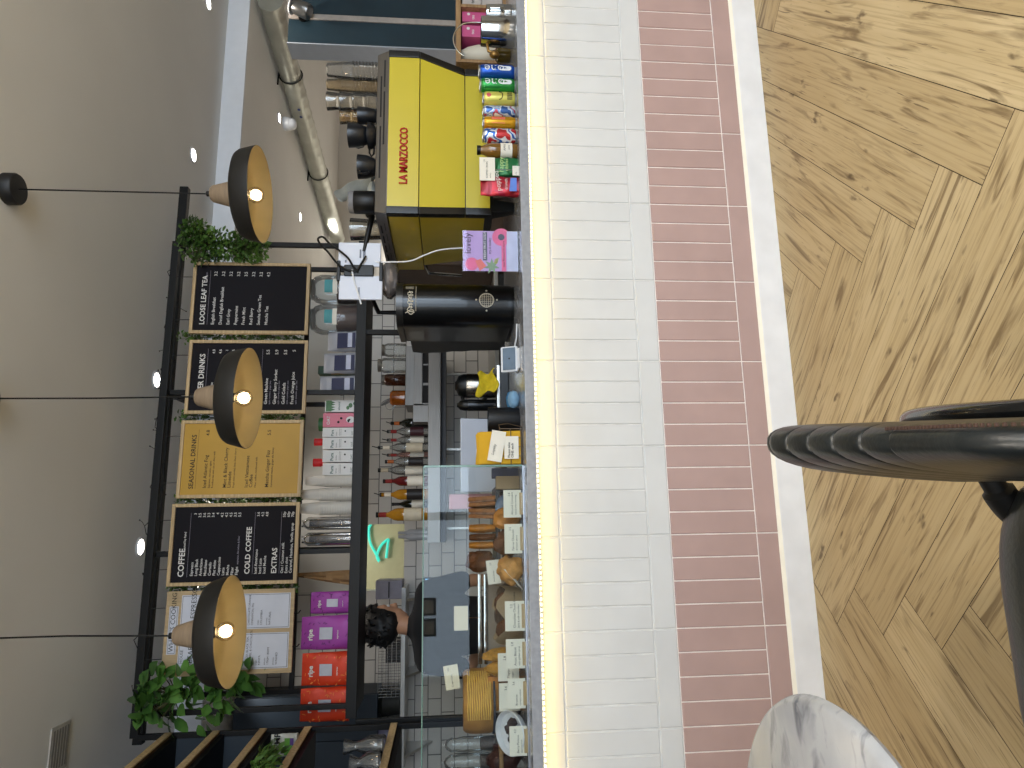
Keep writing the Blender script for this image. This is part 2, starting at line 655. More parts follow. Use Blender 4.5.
b.hexa([(ox(CX0), -.016, 0), (ox(CX1), -.016, 0), (ox(CX1), .02, 0), (ox(CX0), .02, 0)],
       [(ox(CX0), -.016, z0-.008), (ox(CX1), -.016, z0-.008), (ox(CX1), .02, z0+.001), (ox(CX0), .02, z0+.001)], .0015)
part('skirting', b, mat('skirting_white', '#eeeff1', .45, var=.05, scale=9), cnt, 'white painted skirting board')
b = B()
b.hexa([(ox(CX0), -.0155, z0-.0085), (ox(CX1), -.0155, z0-.0085), (ox(CX1), -.004, z0-.0085), (ox(CX0), -.004, z0-.0085)],
       [(ox(CX0), -.0145, z0-.006), (ox(CX1), -.0145, z0-.006), (ox(CX1), -.0045, z0+.003), (ox(CX0), -.0045, z0+.003)])
part('caulk_bead', b, mat('cream_caulk', '#f6f1e2', .5, var=.03), cnt, 'cream sealant bead')
b = B()
b.box(ox(CX0), ox(CX1), SF-D, SBK-D, SLB, SLT, .003)
part('worktop', b, mat('grey_stone_worktop', '#9a9da3', .16, var=.1, scale=60), cnt, 'polished grey stone worktop')
b = B()
b.box(ox(CX0), ox(CX1), -.034, -.026, SLB-.004, SLB)
b.mi = 1
for i in range(430):
    x = ox(CX0+.5+i*.0165)
    if x > ox(CX1):
        break
    b.box(x, x+.008, -.0375, -.0285, SLB-.008, SLB-.004)
part('led_strip', b, [WHITE, emis('led_glow', (1, .80, .36), 5)], cnt, 'warm strip light under the worktop edge', None)
lamp('counter_strip_light', 'AREA', ((CX0+CX1)/2, D-.030, SLB-.010), 2.0, (1, .62, .02), (0, 0, 0), CX1-CX0, .006)

# ================================================================== downlights
def downlight(x, y, z, lab, e=22, spot=115, col=NEUT):
    t = thing('downlight', lab, 'ceiling light', (x, y, z), group='recessed ceiling downlights')
    b = B()
    b.lathe([(.050, 0), (.050, -.004), (.040, -.006), (.036, -.001), (.036, .0)], seg=24, closed=False)
    part('trim_ring', b, WHITE, t)
    b = B()
    b.lathe([(.0359, -.0025), (.001, -.0030)], seg=24, closed=False)
    part('lens', b, emis('downlight_glow', (1, .93, .82), 22), t, 'glowing lens')
    lamp('downlight_beam', 'SPOT', (x, y, z-.03), e, col, (0, 0, 0), .04, spot=spot, blend=.8)
for x, y, z, lab, e in ((193, 155, ZC, 'glowing downlight in the ceiling just above the rightmost pendant lamp', 20),
                     (208, 3, ZC, 'glowing downlight in the ceiling at the far right edge of the picture', 20),
                     (156, 380, ZC, 'glowing downlight in the ceiling above the middle pendant lamp', 22),
                     (140, 547, ZC, 'glowing downlight in the ceiling above the coffee menu board', 22),
                     (279, 118, ZC2, 'small glowing downlight in the rear ceiling beside the silver duct', 24),
                     (300, 217, ZC2, 'small glowing downlight in the rear ceiling below the rightmost pendant lamp', 24),
                     (311, 386, ZC2, 'small glowing downlight in the rear ceiling seen under the second menu board', 24)):
    p = atz(x, y, z)
    downlight(p.x, p.y, z, lab, e*(3.6 if z == ZC2 else 1))
# added fill lamps behind the photographer, with no fittings, to brighten ceiling and floor
for x in (-1.0, 1.0, 3.0):
    lamp('seating_fill_glow', 'POINT', (x, -.8, 2.2), 36, (1, .93, .84), size=.35)
for x in (-.6, 1.2, 3.0):
    for y in (-.2, -1.5):
        lamp('seating_fill_beam', 'SPOT', (x, y, ZC-.03), 50, NEUT, (0, 0, 0), .05, spot=120, blend=.8)  # added beams whose bounce off the floor lifts the near ceiling
for x, y in ((5.2, 6.6), (3.2, 7.3), (.2, 4.85), (-1.0, 4.7)):  # added fill beams without fittings, brightening the far room and back bar
    lamp('rear_fill_beam', 'SPOT', (x, y, ZC2-.03), 340 if x > 2 else 9, (1, .97, .93), (0, 0, 0), .05, spot=130, blend=.8)

# ================================================================== pendants
def pendant(px_, py_, cy_, lab, tilt=0, first=None, canpx=None):
    c = at(px_, py_, 2.40)              # bulb centre
    t = thing('pendant_lamp', lab, 'pendant lamp', (c.x, c.y, c.z), group='pendant lamps over the counter')
    M = Matrix.Rotation(R(tilt), 4, 'Y')
    zr = -.010                          # rim
    b = B()
    b.lathe([(.173, zr), (.1735, zr+.004), (.160, zr+.056), (.152, zr+.068), (.130, zr+.077), (.09, zr+.082), (.052, zr+.085), (.052, zr+.092), (.030, zr+.093)], seg=56, closed=False)
    b.xf(M)
    part('shade', b, mat('matt_black_metal', '#1c1a17', .55, .2, var=.1), t, 'matt black flared shade')
    b = B()
    b.lathe([(.1725, zr), (.170, zr+.002), (.157, zr+.055), (.149, zr+.065), (.128, zr+.073), (.09, zr+.078), (.02, zr+.080)], seg=56, closed=False)
    b.xf(M)
    part('shade_lining', b, mat('pale_gold_lining', '#877b5c', .5, var=.06), t, 'pale gold inside of the shade')
    b = B()
    b.lathe([(.049, zr+.092), (.047, zr+.102), (.030, zr+.168), (.024, zr+.175), (.006, zr+.176)], seg=32, closed=False)
    b.xf(M)
    part('wooden_neck', b, wood('light_neck_wood', '#84705a', '#9c866c', .5, (3, 3, 24)), t, 'pale wooden neck')
    b = B()
    b.lathe([(.010, zr+.174), (.010, zr+.190), (.004, zr+.194)], seg=16)
    top = M @ Vector((0, 0, zr+.184))
    b.xf(M)
    part('cord_grip', b, BLKPL, t)
    b = B()
    hz = ZC - c.z
    b.tube([top, (0, 0, zr+.5), (0, 0, hz-.03)], .0028, 8)
    part('cord', b, BLKPL, t)
    b = B()
    b.lathe([(.056, hz), (.056, hz-.034), (.052, hz-.04), (.004, hz-.041)], seg=32)
    part('ceiling_rose', b, mat('rose_black', '#0b0b0d', .5), t)
    b = B()
    b.lathe([(.006, zr+.079), (.018, zr+.077), (.018, zr+.052), (.014, zr+.045), (.001, zr+.044)], seg=20)
    b.xf(M)
    part('lamp_holder', b, BLKPL, t)
    b = B()
    b.ball((0, 0, .008), .030, sub=3)
    b.lathe([(.013, zr+.055), (.016, .037), (.022, .029)], seg=20, closed=False)
    b.xf(M)
    part('bulb', b, glass('bulb_glass', (1, .93, .8), .6, .02), t, 'clear round bulb')
    b = B()
    b.ball((0, 0, .010), .017, 1, 1, .95, sub=2)
    b.xf(M)
    part('filament', b, emis('filament_glow', (1, .72, .36), 38), t, 'glowing filament')
    p = M @ Vector((0, 0, .010))
    lamp('pendant_glow', 'POINT', (c.x+p.x, c.y+p.y, c.z+p.z), .6, (1, .90, .72), size=.026)
pendant(258, 195, 0, 'black pendant lamp with pale wooden neck hanging beside the loose leaf tea board')
pendant(246, 398, 0, 'black pendant lamp hanging in front of the seasonal drinks board, middle of three', 1.5)
pendant(228, 631, 0, 'black pendant lamp hanging in front of the pinned paper menu board', -3)

# ================================================================== hanging frame over the counter
FY0, FY1 = 3.45, 3.82
SHZ = at(354, 450, FY0).z            # shelf top
fr = thing('overhead_frame', 'black steel frame over the counter carrying menu boards and one long shelf', 'shelf frame', (.3, FY0, 0))
fx = lambda x: x-.3
def fbar(b, x0, x1, y0, y1, z0_, z1_, bev=.003):
    b.box(fx(x0), fx(x1), y0-FY0, y1-FY0, z0_, z1_, bev)
pxs = [at(330, yy, FY0).x for yy in (245, 392, 551, 707)]
a0, a1 = at(134, 738, 3.43), at(176, 242, 3.43)
b = B(); fbar(b, a0.x, a1.x, 3.415, 3.445, a0.z-.02, a0.z+.015)
part('front_rail', b, BLACK, fr)
c0, c1 = at(139, 744, 3.62), at(187, 188, 3.62)
b = B(); fbar(b, c0.x, c1.x, 3.60, 3.64, c0.z-.02, c0.z+.025)
part('lighting_rail', b, BLACK, fr)
for i, x in enumerate(pxs):
    b = B(); fbar(b, x-.012, x+.012, FY0, FY0+.025, SHZ, a0.z-.02)
    part('upright', b, BLACK, fr)
    b = B(); fbar(b, x-.012, x+.012, FY1-.025, FY1, SHZ, a0.z+.0)
    part('upright', b, BLACK, fr)
    b = B(); fbar(b, x-.012, x+.012, 3.445, FY1, a0.z-.02, a0.z+.004)
    part('cross_bar', b, BLACK, fr)
zr_ = at(303, 430, FY1).z
b = B(); fbar(b, pxs[3], pxs[0], FY1-.024, FY1, zr_-.012, zr_+.012)
part('back_rail', b, BLACK, fr)
b = B(); fbar(b, pxs[3]-.05, pxs[0]+.02, FY0-.012, FY1, SHZ-.034, SHZ, .002)
part('long_shelf', b, BLACK, fr)
b = B(); fbar(b, pxs[3]-.05, pxs[0]+.02, FY0-.016, FY0+.01, SHZ-.045, SHZ+.004, .002)
part('shelf_lip', b, BLACK, fr)
# legs down to the floor behind the counter
for yy in (720, 333):
    x = at(400, yy, FY0+.02).x
    b = B(); fbar(b, x-.013, x+.013, FY0, FY0+.026, 0, SHZ-.04)
    part('leg', b, BLACK, fr)

# ================================================================== menu boards
BYD = 3.405
MENU = mat('aubergine_board', '#0c0810', .7, var=.06, scale=8, spec=.25)
CHALK = mat('white_lettering', '#dcd8d2', .7, var=.02)
GREYT = mat('grey_lettering', '#8d8792', .7, var=.02)
def board(x0, x1, y0, y1, lab, lines, face, ink, frame=.016, skip=()):
    X, Z, W, H = rect(x0, x1, y0, y1, BYD)
    t = thing('menu_board', lab, 'menu board', (X, BYD, Z), group='framed menu boards')
    f = frame
    b = B()
    b.box(-W/2, W/2, 0, .022, 0, f, .0015)
    b.box(-W/2, W/2, 0, .022, H-f, H, .0015)
    b.box(-W/2, -W/2+f, 0, .022, f, H-f, .0015)
    b.box(W/2-f, W/2, 0, .022, f, H-f, .0015)
    part('frame', b, WOODL, t, 'pale pine frame')
    b = B()
    b.box(-W/2+f, W/2-f, .008, .016, f, H-f)
    part('panel', b, face, t)
    b = B()
    lines(b, W-2*f, H-2*f, f)
    part('lettering', b, ink, t, None, None)
    for s_ in (-1, 1):
        b = B()
        b.box(s_*W*.3-.0015, s_*W*.3+.0015, .018, .021, H-.002, at(160, 400, 3.43).z-Z-.024)
        part('hook', b, BLACK, t)
    return t, W, H
def L_(b, s, u, v, size, W, H, f, al='LEFT', mi=0):
    bo = .018 if size > .028 else .008
    """text at fractions u, v of the panel (v from the top)"""
    b.mi = mi
    b.text(s, -W/2+u*W, f+H*(1-v), size, .008, bo, al)
def rule(b, u0, u1, v, W, H, f, t=.0012, mi=1):
    b.mi = mi
    z = f+H*(1-v)
    b.poly([(-W/2+u0*W, .0074, z), (-W/2+u1*W, .0074, z), (-W/2+u1*W, .0074, z+t), (-W/2+u0*W, .0074, z+t)])
def m_tea(b, W, H, f):
    L_(b, 'LOOSE LEAF TEA', .09, .098, .034, W, H, f)
    L_(b, 'by the pot', .73, .098, .013, W, H, f, mi=1)
    rule(b, .09, .92, .125, W, H, f)
    for i, (s, p) in enumerate((('English Breakfast', '3.2'), ('Decaf English Breakfast', '3.2'), ('Earl Grey', '3.2'), ('Peppermint', '3.2'), ('Fresh Mint', '3.5'), ('Red Berry', '3.2'), ('Sencha Green Tea', '3.2'), ('Matcha Tea', '4.2'))):
        v = .185+i*.068
        L_(b, s, .09, v, .021, W, H, f)
        L_(b, p, .91, v, .021, W, H, f, 'RIGHT')
def m_other(b, W, H, f):
    L_(b, 'OTHER DRINKS', .09, .115, .036, W, H, f)
    rule(b, .09, .92, .14, W, H, f)
    for i, (s, p) in enumerate((('Hot Chocolate', '4.0'), ('Salted Caramel / White', '4.6'), ('Babyccino', '1'), ('Chai / Turmeric Latte', '4.5'), ('Matcha Latte', '4.8'), ('Beetroot Latte', '4.5'))):
        v = .20+i*.058
        L_(b, s, .09, v, .018, W, H, f)
        L_(b, p, .91, v, .018, W, H, f, 'RIGHT')
    L_(b, 'FRESH JUICE', .09, .60, .034, W, H, f)
    rule(b, .09, .92, .625, W, H, f)
    for i, (s, p) in enumerate((('Green Machine', '5.5'), ('Ginger Berry Sorbet', '5.9'), ('Gold Colada', '5.5'), ('Fresh Orange Juice', '5'))):
        v = .685+i*.078
        L_(b, s, .09, v, .021, W, H, f)
        L_(b, p, .91, v, .021, W, H, f, 'RIGHT')
        L_(b, 'apple, cucumber, ginger, lime', .09, v+.027, .010, W, H, f, mi=1)
def m_season(b, W, H, f):
    L_(b, 'SEASONAL DRINKS', .08, .105, .030, W, H, f)
    rule(b, .08, .92, .125, W, H, f)
    for v, rows_, sub, p in ((.215, ('Iced Atlantic Fog',), ('Espresso, nitrodon, agave', 'Rooibos tea with oat or dairy milk'), '4.8'),
                             (.385, ('Mint & Black Cherry', 'Limeade'), ('Fresh mint cordial, lime, black cherry',), ''),
                             (.57, ('Iced Vietnamese', 'Coffee'), ('Filter coffee, condensed milk',), ''),
                             (.745, ('Matcha Ginger Fizz',), ('Ceremonial matcha, ginger ale, honey',), '5.5')):
        for k, s in enumerate(rows_):
            L_(b, s, .09, v+k*.038, .023, W, H, f)
        for k, s in enumerate(sub):
            L_(b, s, .09, v+(len(rows_)-1)*.038+.032+k*.028, .0125, W, H, f)
        if p:
            L_(b, p, .91, v, .023, W, H, f, 'RIGHT')
def m_coffee(b, W, H, f):
    L_(b, 'COFFEE', .07, .10, .037, W, H, f)
    L_(b, 'roasted by hand', .40, .10, .014, W, H, f)
    rule(b, .07, .92, .13, W, H, f)
    for i, (s, p) in enumerate((('Espresso', '3'), ('Long Black', '3.5'), ('Americano', '3.6'), ('Macchiato', '3.3'), ('Cortado', '3.4'), ('Flat white', '4'), ('Cappuccino', '4.2'), ('Latte', '4.2'), ('Mocha', '4.5'), ('Filter', '3.5'), ('Flight', '5.5'))):
        v = .175+i*.0365
        L_(b, s, .08, v, .0175, W, H, f)
        L_(b, p, .92, v, .0175, W, H, f, 'RIGHT')
    L_(b, 'espresso, flat white & filter', .22, .54, .012, W, H, f, mi=1)
    L_(b, 'COLD COFFEE', .09, .635, .033, W, H, f)
    rule(b, .09, .92, .66, W, H, f)
    for i, (s, p) in enumerate((('Iced Americano', '3.6'), ('Iced Latte', '4.2'), ('Iced Mocha', '4.8'))):
        L_(b, s, .09, .695+i*.036, .0175, W, H, f)
        L_(b, p, .92, .695+i*.036, .0175, W, H, f, 'RIGHT')
    L_(b, 'EXTRAS', .09, .855, .033, W, H, f)
    rule(b, .09, .92, .88, W, H, f)
    for i, (s, p) in enumerate((('Oat / Coconut milk', '50p'), ('Extra shot', '60p'), ('Caramel, Hazelnut, Vanilla syrup', '70p'))):
        L_(b, s, .09, .912+i*.035, .0175, W, H, f)
        L_(b, p, .92, .912+i*.035, .0175, W, H, f, 'RIGHT')
board(191, 309, 262.5, 333.5, 'dark framed menu board headed LOOSE LEAF TEA, rightmost of the row', m_tea, MENU, [CHALK, GREYT])
board(186.5, 306.5, 340, 413.5, 'dark framed menu board headed OTHER DRINKS, half hidden by a pendant lamp', m_other, MENU, [CHALK, GREYT])
board(178.5, 302, 420, 497.5, 'mustard yellow framed menu board headed SEASONAL DRINKS', m_season, mat('mustard_board', '#b98f2c', .5, var=.06, scale=6), [mat('brown_lettering', '#2e2412', .7), mat('brown_lettering', '#2e2412', .7)])
board(169, 298, 503, 585, 'dark framed menu board headed COFFEE, COLD COFFEE and EXTRAS', m_coffee, MENU, [CHALK, GREYT])
# plywood board with pinned paper menus
X, Z, W, H = rect(164, 293, 590, 675, BYD)
t = thing('notice_board', 'plywood board with pinned white paper menus, leftmost of the hanging row', 'menu board', (X, BYD, Z), group='framed menu boards')
b = B()
b.box(-W/2, W/2, 0, .014, 0, H, .002)
part('plywood_panel', b, wood('plywood', '#a58f6c', '#bda47c', .6, (20, 20, 2)), t)
PAPG = mat('paper_grey_white', '#c9ccd6', .8, var=.03)
def sheet(u0, u1, v0, v1, lines, border=True, name='paper_sheet'):
    x0, x1, zb, zt = -W/2+u0*W, -W/2+u1*W, H*(1-v1), H*(1-v0)
    b = B()
    b.box(x0, x1, -.0025, 0, zb, zt)
    p = part(name, b, PAPG, t, 'white printed sheet')
    b = B()
    if border:
        for q in ((x0+.004, x1-.004, zb+.004, zb+.0055), (x0+.004, x1-.004, zt-.0055, zt-.004), (x0+.004, x0+.0055, zb+.004, zt-.004), (x1-.0055, x1-.004, zb+.004, zt-.004)):
            b.poly([(q[0], -.003, q[2]), (q[1], -.003, q[2]), (q[1], -.003, q[3]), (q[0], -.003, q[3])])
    for s, u, v, sz in lines:
        b.text(s, x0+u*(x1-x0), zt-v*(zt-zb), sz, -.003)
    part('print', b, INK, p, None, None)
sheet(.26, .82, .03, .10, [("WHAT'S COOKING", .05, .72, .0295)])
sheet(.10, .95, .12, .50, [('HOUSE', .06, .10, .018), ('BEAR BLEND ESPRESSO', .06, .30, .032), ('house roasted, nutty & sweet', .06, .45, .014)])
sheet(.06, .48, .53, .97, [('LALA SALAMA', .08, .12, .021), ('flavours', .1, .22, .010), ('MANGO, BLACK TEA,', .1, .29, .013), ('CARAMEL & CHOCOLATE', .1, .35, .013), ('origin', .1, .45, .010), ('KENYA', .1, .51, .013), ('altitude', .1, .60, .010), ('1700M 1800M', .1, .66, .013), ('process', .1, .75, .010), ('WASHED', .1, .81, .013)])
sheet(.53, .95, .53, .97, [('SANTA ANA', .08, .12, .021), ('flavours', .1, .22, .010), ('CHOCOLATE ORANGE,', .1, .29, .013), ('CINNAMON, FIG', .1, .35, .013), ('origin', .1, .45, .010), ('COLOMBIA', .1, .51, .013), ('process', .1, .60, .010), ('NATURAL', .1, .66, .013)])
for s_ in (-1, 1):
    b = B()
    b.box(s_*W*.3-.0015, s_*W*.3+.0015, .016, .019, H-.02, at(160, 400, 3.43).z-Z-.024)
    b.tube([(s_*W*.2, .004, -.0), (s_*W*.2, .004, -.02), (s_*W*.2+.012, .004, -.03)], .003, 6)
    part('hook', b, BLACK, t)

# ================================================================== coffee machine
MY = 2.47
mL, mR = at(395, 213.5, MY), at(395, 50.5, MY)
mx, mw_ = (mL.x+mR.x)/2, mR.x-mL.x
T = lambda x: at(x, 135, MY).z-SLT
zt_, za_, zb_, zc_, zd_ = T(375), T(388), T(419), T(465), T(490)
cm_ = thing('espresso_machine', 'large yellow espresso machine with black corner trims and red lettering', 'coffee machine', (mx, MY, SLT))
YEL = mat('yellow_enamel', '#c6b533', .32, var=.03, scale=5, coat=.2)
MBLK = mat('machine_black', '#070808', .35, bump=.03)
h = mw_/2
DP = .62
n_ = .042       # how far the lower panels are set back and in
b = B()
b.box(-h+.03, h-.03, 0, .03, za_, zb_, .002)
b.hexa([(-h+.03+n_, n_, zc_), (h-.03-n_, n_, zc_), (h-.03-n_, n_+.03, zc_), (-h+.03+n_*.2, n_+.03, zc_)][:0] or
       [(-h+.03+n_*.5, n_, zc_), (h-.03-n_, n_, zc_), (h-.03-n_, n_+.03, zc_), (-h+.03+n_*.5, n_+.03, zc_)],
       [(-h+.03, .002, zb_-.003), (h-.03, .002, zb_-.003), (h-.03, .04, zb_-.003), (-h+.03, .04, zb_-.003)], .0015)
b.box(-h+.03+n_*.5, h-.03-n_, n_, n_+.03, zd_, zc_-.003, .002)
part('back_panels', b, YEL, cm_, 'bright yellow panels')
for s_ in (-1, 1):
    b = B()
    i, o = s_*(h-.03), s_*h
    ns = n_*(.5 if s_ < 0 else 1)
    lo = lambda v: v-s_*ns
    def quad4(i_, o_, y):
        l, r_ = min(i_, o_), max(i_, o_)
        return l, r_, y
    def bar(i0, o0, y0, z0b, i1, o1, y1, z1b, d=.035):
        l0, r0 = min(i0, o0), max(i0, o0)
        l1, r1 = min(i1, o1), max(i1, o1)
        b.hexa([(l0, y0, z0b), (r0, y0, z0b), (r0, y0+d, z0b), (l0, y0+d, z0b)], [(l1, y1, z1b), (r1, y1, z1b), (r1, y1+d, z1b), (l1, y1+d, z1b)], .003)
    bar(i, o, -.004, zb_, i, o, -.004, za_+.003)
    bar(lo(i), lo(o), n_-.004, zc_, i, o, -.002, zb_-.001)
    bar(lo(i), lo(o), n_-.004, zd_-.005, lo(i), lo(o), n_-.004, zc_-.001)
    part('corner_trim', b, MBLK, cm_, 'black corner trims')
for s_ in (-1, 1):
    b = B()
    ns = n_*(.5 if s_ < 0 else 1)
    x = s_*(h-.012)
    l, r_ = min(x, x-s_*.015), max(x, x-s_*.015)
    b.box(l, r_, .03, DP, za_-.005, zb_+.004, .002) if False else b.box(l, r_, .03, DP, zb_, za_, .003)
    q = -s_*ns
    b.hexa([(l+q, .07, zd_+.02), (r_+q, .07, zd_+.02), (r_+q, DP-.10, zd_+.02), (l+q, DP-.10, zd_+.02)], [(l, .032, zb_-.003), (r_, .032, zb_-.003), (r_, DP-.06, zb_-.003), (l, DP-.06, zb_-.003)], .003)
    part('side_panel', b, mat('yellow_side_enamel', '#bda61f', .3, var=.04, coat=.3), cm_, 'yellow side panels')
b = B()
b.box(-h+.04, h-.05, .045, DP-.1, zd_+.03, zb_, .004)
b.box(-h+.03, h-.03, .03, DP-.01, zb_-.02, za_-.006, .004)
b.box(-h+.06, h-.08, .07, DP-.02, zd_-.015, zd_+.035, .003)
part('body', b, MBLK, cm_)
b = B()
b.hexa([(-h, .0, za_), (h, .0, za_), (h, DP, za_), (-h, DP, za_)], [(-h+.012, .016, zt_-.002), (h-.012, .016, zt_-.002), (h-.012, DP-.02, zt_-.002), (-h+.012, DP-.02, zt_-.002)], .003)
part('cup_rail', b, mat('dark_satin_steel', '#77736e', .33, .9, .06, 5, aniso=(1, 1, 30)), cm_, 'satin steel cup rail')
b = B()
sl = lambda v: .016*v-.0012
for x0, x1, v in ((-.20, .02, .62), (-.06, .17, .35), (.06, .24, .62), (.19, .31, .35)):
    z = za_+(zt_-za_)*v
    b.hexa([(x0, sl(v), z-.003), (x1, sl(v), z-.003), (x1, sl(v)+.003, z-.003), (x0, sl(v)+.003, z-.003)], [(x0, sl(v), z+.003), (x1, sl(v), z+.003), (x1, sl(v)+.003, z+.003), (x0, sl(v)+.003, z+.003)])
for i, y in enumerate((.10, .2, .3, .4)):
    b.box(-h+.004, -h+.008, y, y+.07, za_+.012, za_+.018)
    b.box(-h+.007, -h+.011, y+.03, y+.1, za_+.030, za_+.036)
part('vent_slots', b, INK, cm_, None, None)
for s_ in (-1, 1):
    for y in (.055, DP-.16):
        b = B()
        ns = n_*(.5 if s_ < 0 else 1)
        cx = s_*(h-.05-ns)
        b.hexa([(cx-.018, y+.01, 0), (cx+.018, y+.01, 0), (cx+.018, y+.05, 0), (cx-.018, y+.05, 0)], [(cx-.03, y, zd_), (cx+.03, y, zd_), (cx+.03, y+.07, zd_), (cx-.03, y+.07, zd_)], .004)
        part('foot', b, MBLK, cm_)
b = B()
lx0, lx1 = at(403, 184, MY).x-mx, at(403, 128, MY).x-mx
b.text('LA MARZOCCO', lx0, (za_+zb_)/2-.016, .044, -.0022, .022, depth=0)
xs = [v.co.x for v in b.bm.verts]
k = (lx1-lx0)/(max(xs)-min(xs))
for v in b.bm.verts:
    v.co.x = lx0+(v.co.x-min(xs))*k
g_ = bmesh.ops.extrude_face_region(b.bm, geom=b.bm.faces[:])
for e in g_['geom']:
    if isinstance(e, bmesh.types.BMVert):
        e.co.y -= .003
part('lettering', b, mat('red_lettering', '#b01c1c', .4), cm_, 'raised red lettering', None)
# group heads, drip tray and steam wand on the barista side
for x in (-.17, .12):
    b = B()
    b.lathe([(.036, zb_-.06), (.036, zb_+.01)], (x, DP+.06, 0), 20)
    b.tube([(x, DP+.06, zb_-.05), (x, DP+.2, zb_-.065)], .014, 8)
    part('group_head', b, CHROME, cm_)
b = B()
b.tube([(-h+.05, DP-.02, zb_), (-h+.02, DP+.06, zb_-.02), (-h+.02, DP+.09, zd_+.1)], .007, 8)
part('steam_wand', b, CHROME, cm_)
b = B()
b.box(-h+.08, h-.1, DP-.12, DP+.2, zd_-.02, zd_+.03, .004)
part('drip_tray', b, STEEL, cm_)
ZM = SLT+zt_                  # machine top
def on_machine(x0, x1, y0, y1, Y):
    X, Z, W, H = rect(x0, x1, y0, y1, Y)
    return X, W, Z+H-ZM

# ---- cups and glasses standing on the machine
CUPP = glass('clear_cup_plastic', (.93, .92, .89), 1.3, .06, .93, .10)
CUPA = glass('amber_cup_plastic', (.90, .78, .58), 1.3, .08, .9, .16)
def cup_stack(X, Y, W, H, m, lab, n, name='plastic_cup_stack', lid=True):
    b = B()
    r = W/2
    step = (H*.55)/n
    prof = []
    for i in range(n):
        z = i*step
        prof += [(r, z), (r*1.04, z+.002), (r*.96, z+step*.5)]
    zt = n*step
    prof += [(r*.93, zt+.002), (r*.70, H-.002), (r*.66, H)]
    b.lathe(prof, (0, 0, 0), 26)
    return single(name, b, m, lab, 'cups', (X, Y, ZM))
X, W, H = on_machine(327, 376, 63, 79, MY+.12)
cup_stack(X, MY+.12, W, H, CUPP, 'tall stack of clear plastic cups, furthest right on the yellow machine', 9)
X, W, H = on_machine(327, 376, 79, 92, MY+.2)
cup_stack(X, MY+.2, W*1.05, H, CUPA, 'tall amber tinted stack of plastic cups beside the clear stack on the machine', 9)
GLS = glass('tumbler_glass', (.95, .93, .88), 1.6, .03, .94, .05)
def tumbler(X, Y, r, h_, z, lab, grp='glass tumblers on the espresso machine', m=GLS):
    b = B()
    b.lathe([(r*.84, 0), (r*.86, .004), (r, h_), (r*.94, h_), (r*.8, .012), (.001, .012)], (0, 0, 0), 22, closed=False)
    return single('glass_tumbler', b, m, lab, 'glass', (X, Y, z), group=grp)
X, W, H = on_machine(327, 376, 93, 111, MY+.13)
lv = ('lowest', 'second', 'third', 'topmost')
for i in range(4):
    tumbler(X, MY+.13, W/2*(1-.03*i), H/4-.001, ZM+i*H/4, f'clear glass tumbler in the tall stack on the machine, {lv[i]} of the stack')
X, W, H = on_machine(340, 376, 110, 124, MY+.24)
for i in range(3):
    tumbler(X, MY+.24, W/2, H/3-.001, ZM+i*H/3, f'gold tinted small glass behind the black cups, {("lowest", "middle", "topmost")[i]} of its stack', m=GLSA if False else glass('amber_tumbler_glass', (.95, .82, .6), 1.5, .04, .92, .12))
BLKC = mat('black_stoneware', '#17191d', .28, var=.1)
def cup(X, Y, r, h_, z, lab, hang=0):
    t = thing('black_cup', lab, 'cup', (X, Y, z), hang, 'black stoneware cups on the espresso machine')
    b = B()
    b.lathe([(r*.62, 0), (r*.7, .004), (r*.95, h_*.5), (r, h_), (r*.93, h_), (r*.86, h_*.5), (r*.55, .008), (.001, .008)], seg=26, closed=False)
    part('bowl', b, BLKC, t)
    b = B()
    b.tube([(r*.9, 0, h_*.82), (r*1.25, 0, h_*.86), (r*1.5, 0, h_*.62), (r*1.3, 0, h_*.34), (r*.8, 0, h_*.28)], .004, 6)
    part('handle', b, BLKC, t)
for x0, x1, y0, y1, dy, lab, hg in ((358, 376, 108, 124, .06, 'rightmost black cup in front of the glass tumblers on the machine', 40),
                                  (368, 376, 124, 148, .05, 'lower black cup with a big loop handle at the middle of the machine top', 160),
                                  (358, 375, 156, 178, .05, 'wide black cup nearest the white cloth on the machine top', 220)):
    X, W, H = on_machine(x0, x1, y0, y1, MY+dy)
    cup(X, MY+dy, W/2, H, ZM, lab, R(hg))
    if x0 == 368:
        cup(X, MY+dy, W/2*.92, .075, ZM+H, 'upper black cup stacked at the middle of the machine top', R(100))
# folded cloth
X, W, H = on_machine(341, 375, 176, 192, MY+.2)
b = B()
def cl(u, v):
    a = v*2*PI
    return (W*(.5-u)*.9+.012*math.cos(a)-.02, .05*math.sin(a)+.01*math.sin(u*9), H*(u**.8)*.94+.012*math.sin(a*2)+.02)
b.grid(12, 16, cl, True)
b.ball((-.03, 0, .026), .03, 1.3, 1.2, .8, 2, .12)
single('folded_cloth', b, mat('pale_blue_cloth', '#cfd8d8', .9, var=.1, scale=30), 'folded pale blue and white cloth slumped on the machine top', 'cloth', (X, MY+.2, ZM))
# lidded canister
X, W, H = on_machine(349, 375, 192, 213, MY+.06)
t = thing('lidded_canister', 'black round canister with grey lid at the left end of the machine top', 'canister', (X, MY+.06, ZM))
b = B(); b.lathe([(W/2*.96, 0), (W/2, .004), (W/2, H*.78), (W/2*.97, H*.8)], seg=32)
part('body', b, BLKPL, t)
b = B(); b.lathe([(W/2*.97, H*.8), (W/2*.97, H*.93), (W/2*.9, H), (.001, H)], seg=32, closed=False)
part('lid', b, mat('grey_plastic', '#77777a', .5), t, 'grey lid')
X, W, H = on_machine(351, 376, 219, 240, MY+.42)
tumbler(X, MY+.42, W/2, H, ZM, 'clear glass jar at the barista end of the machine top')

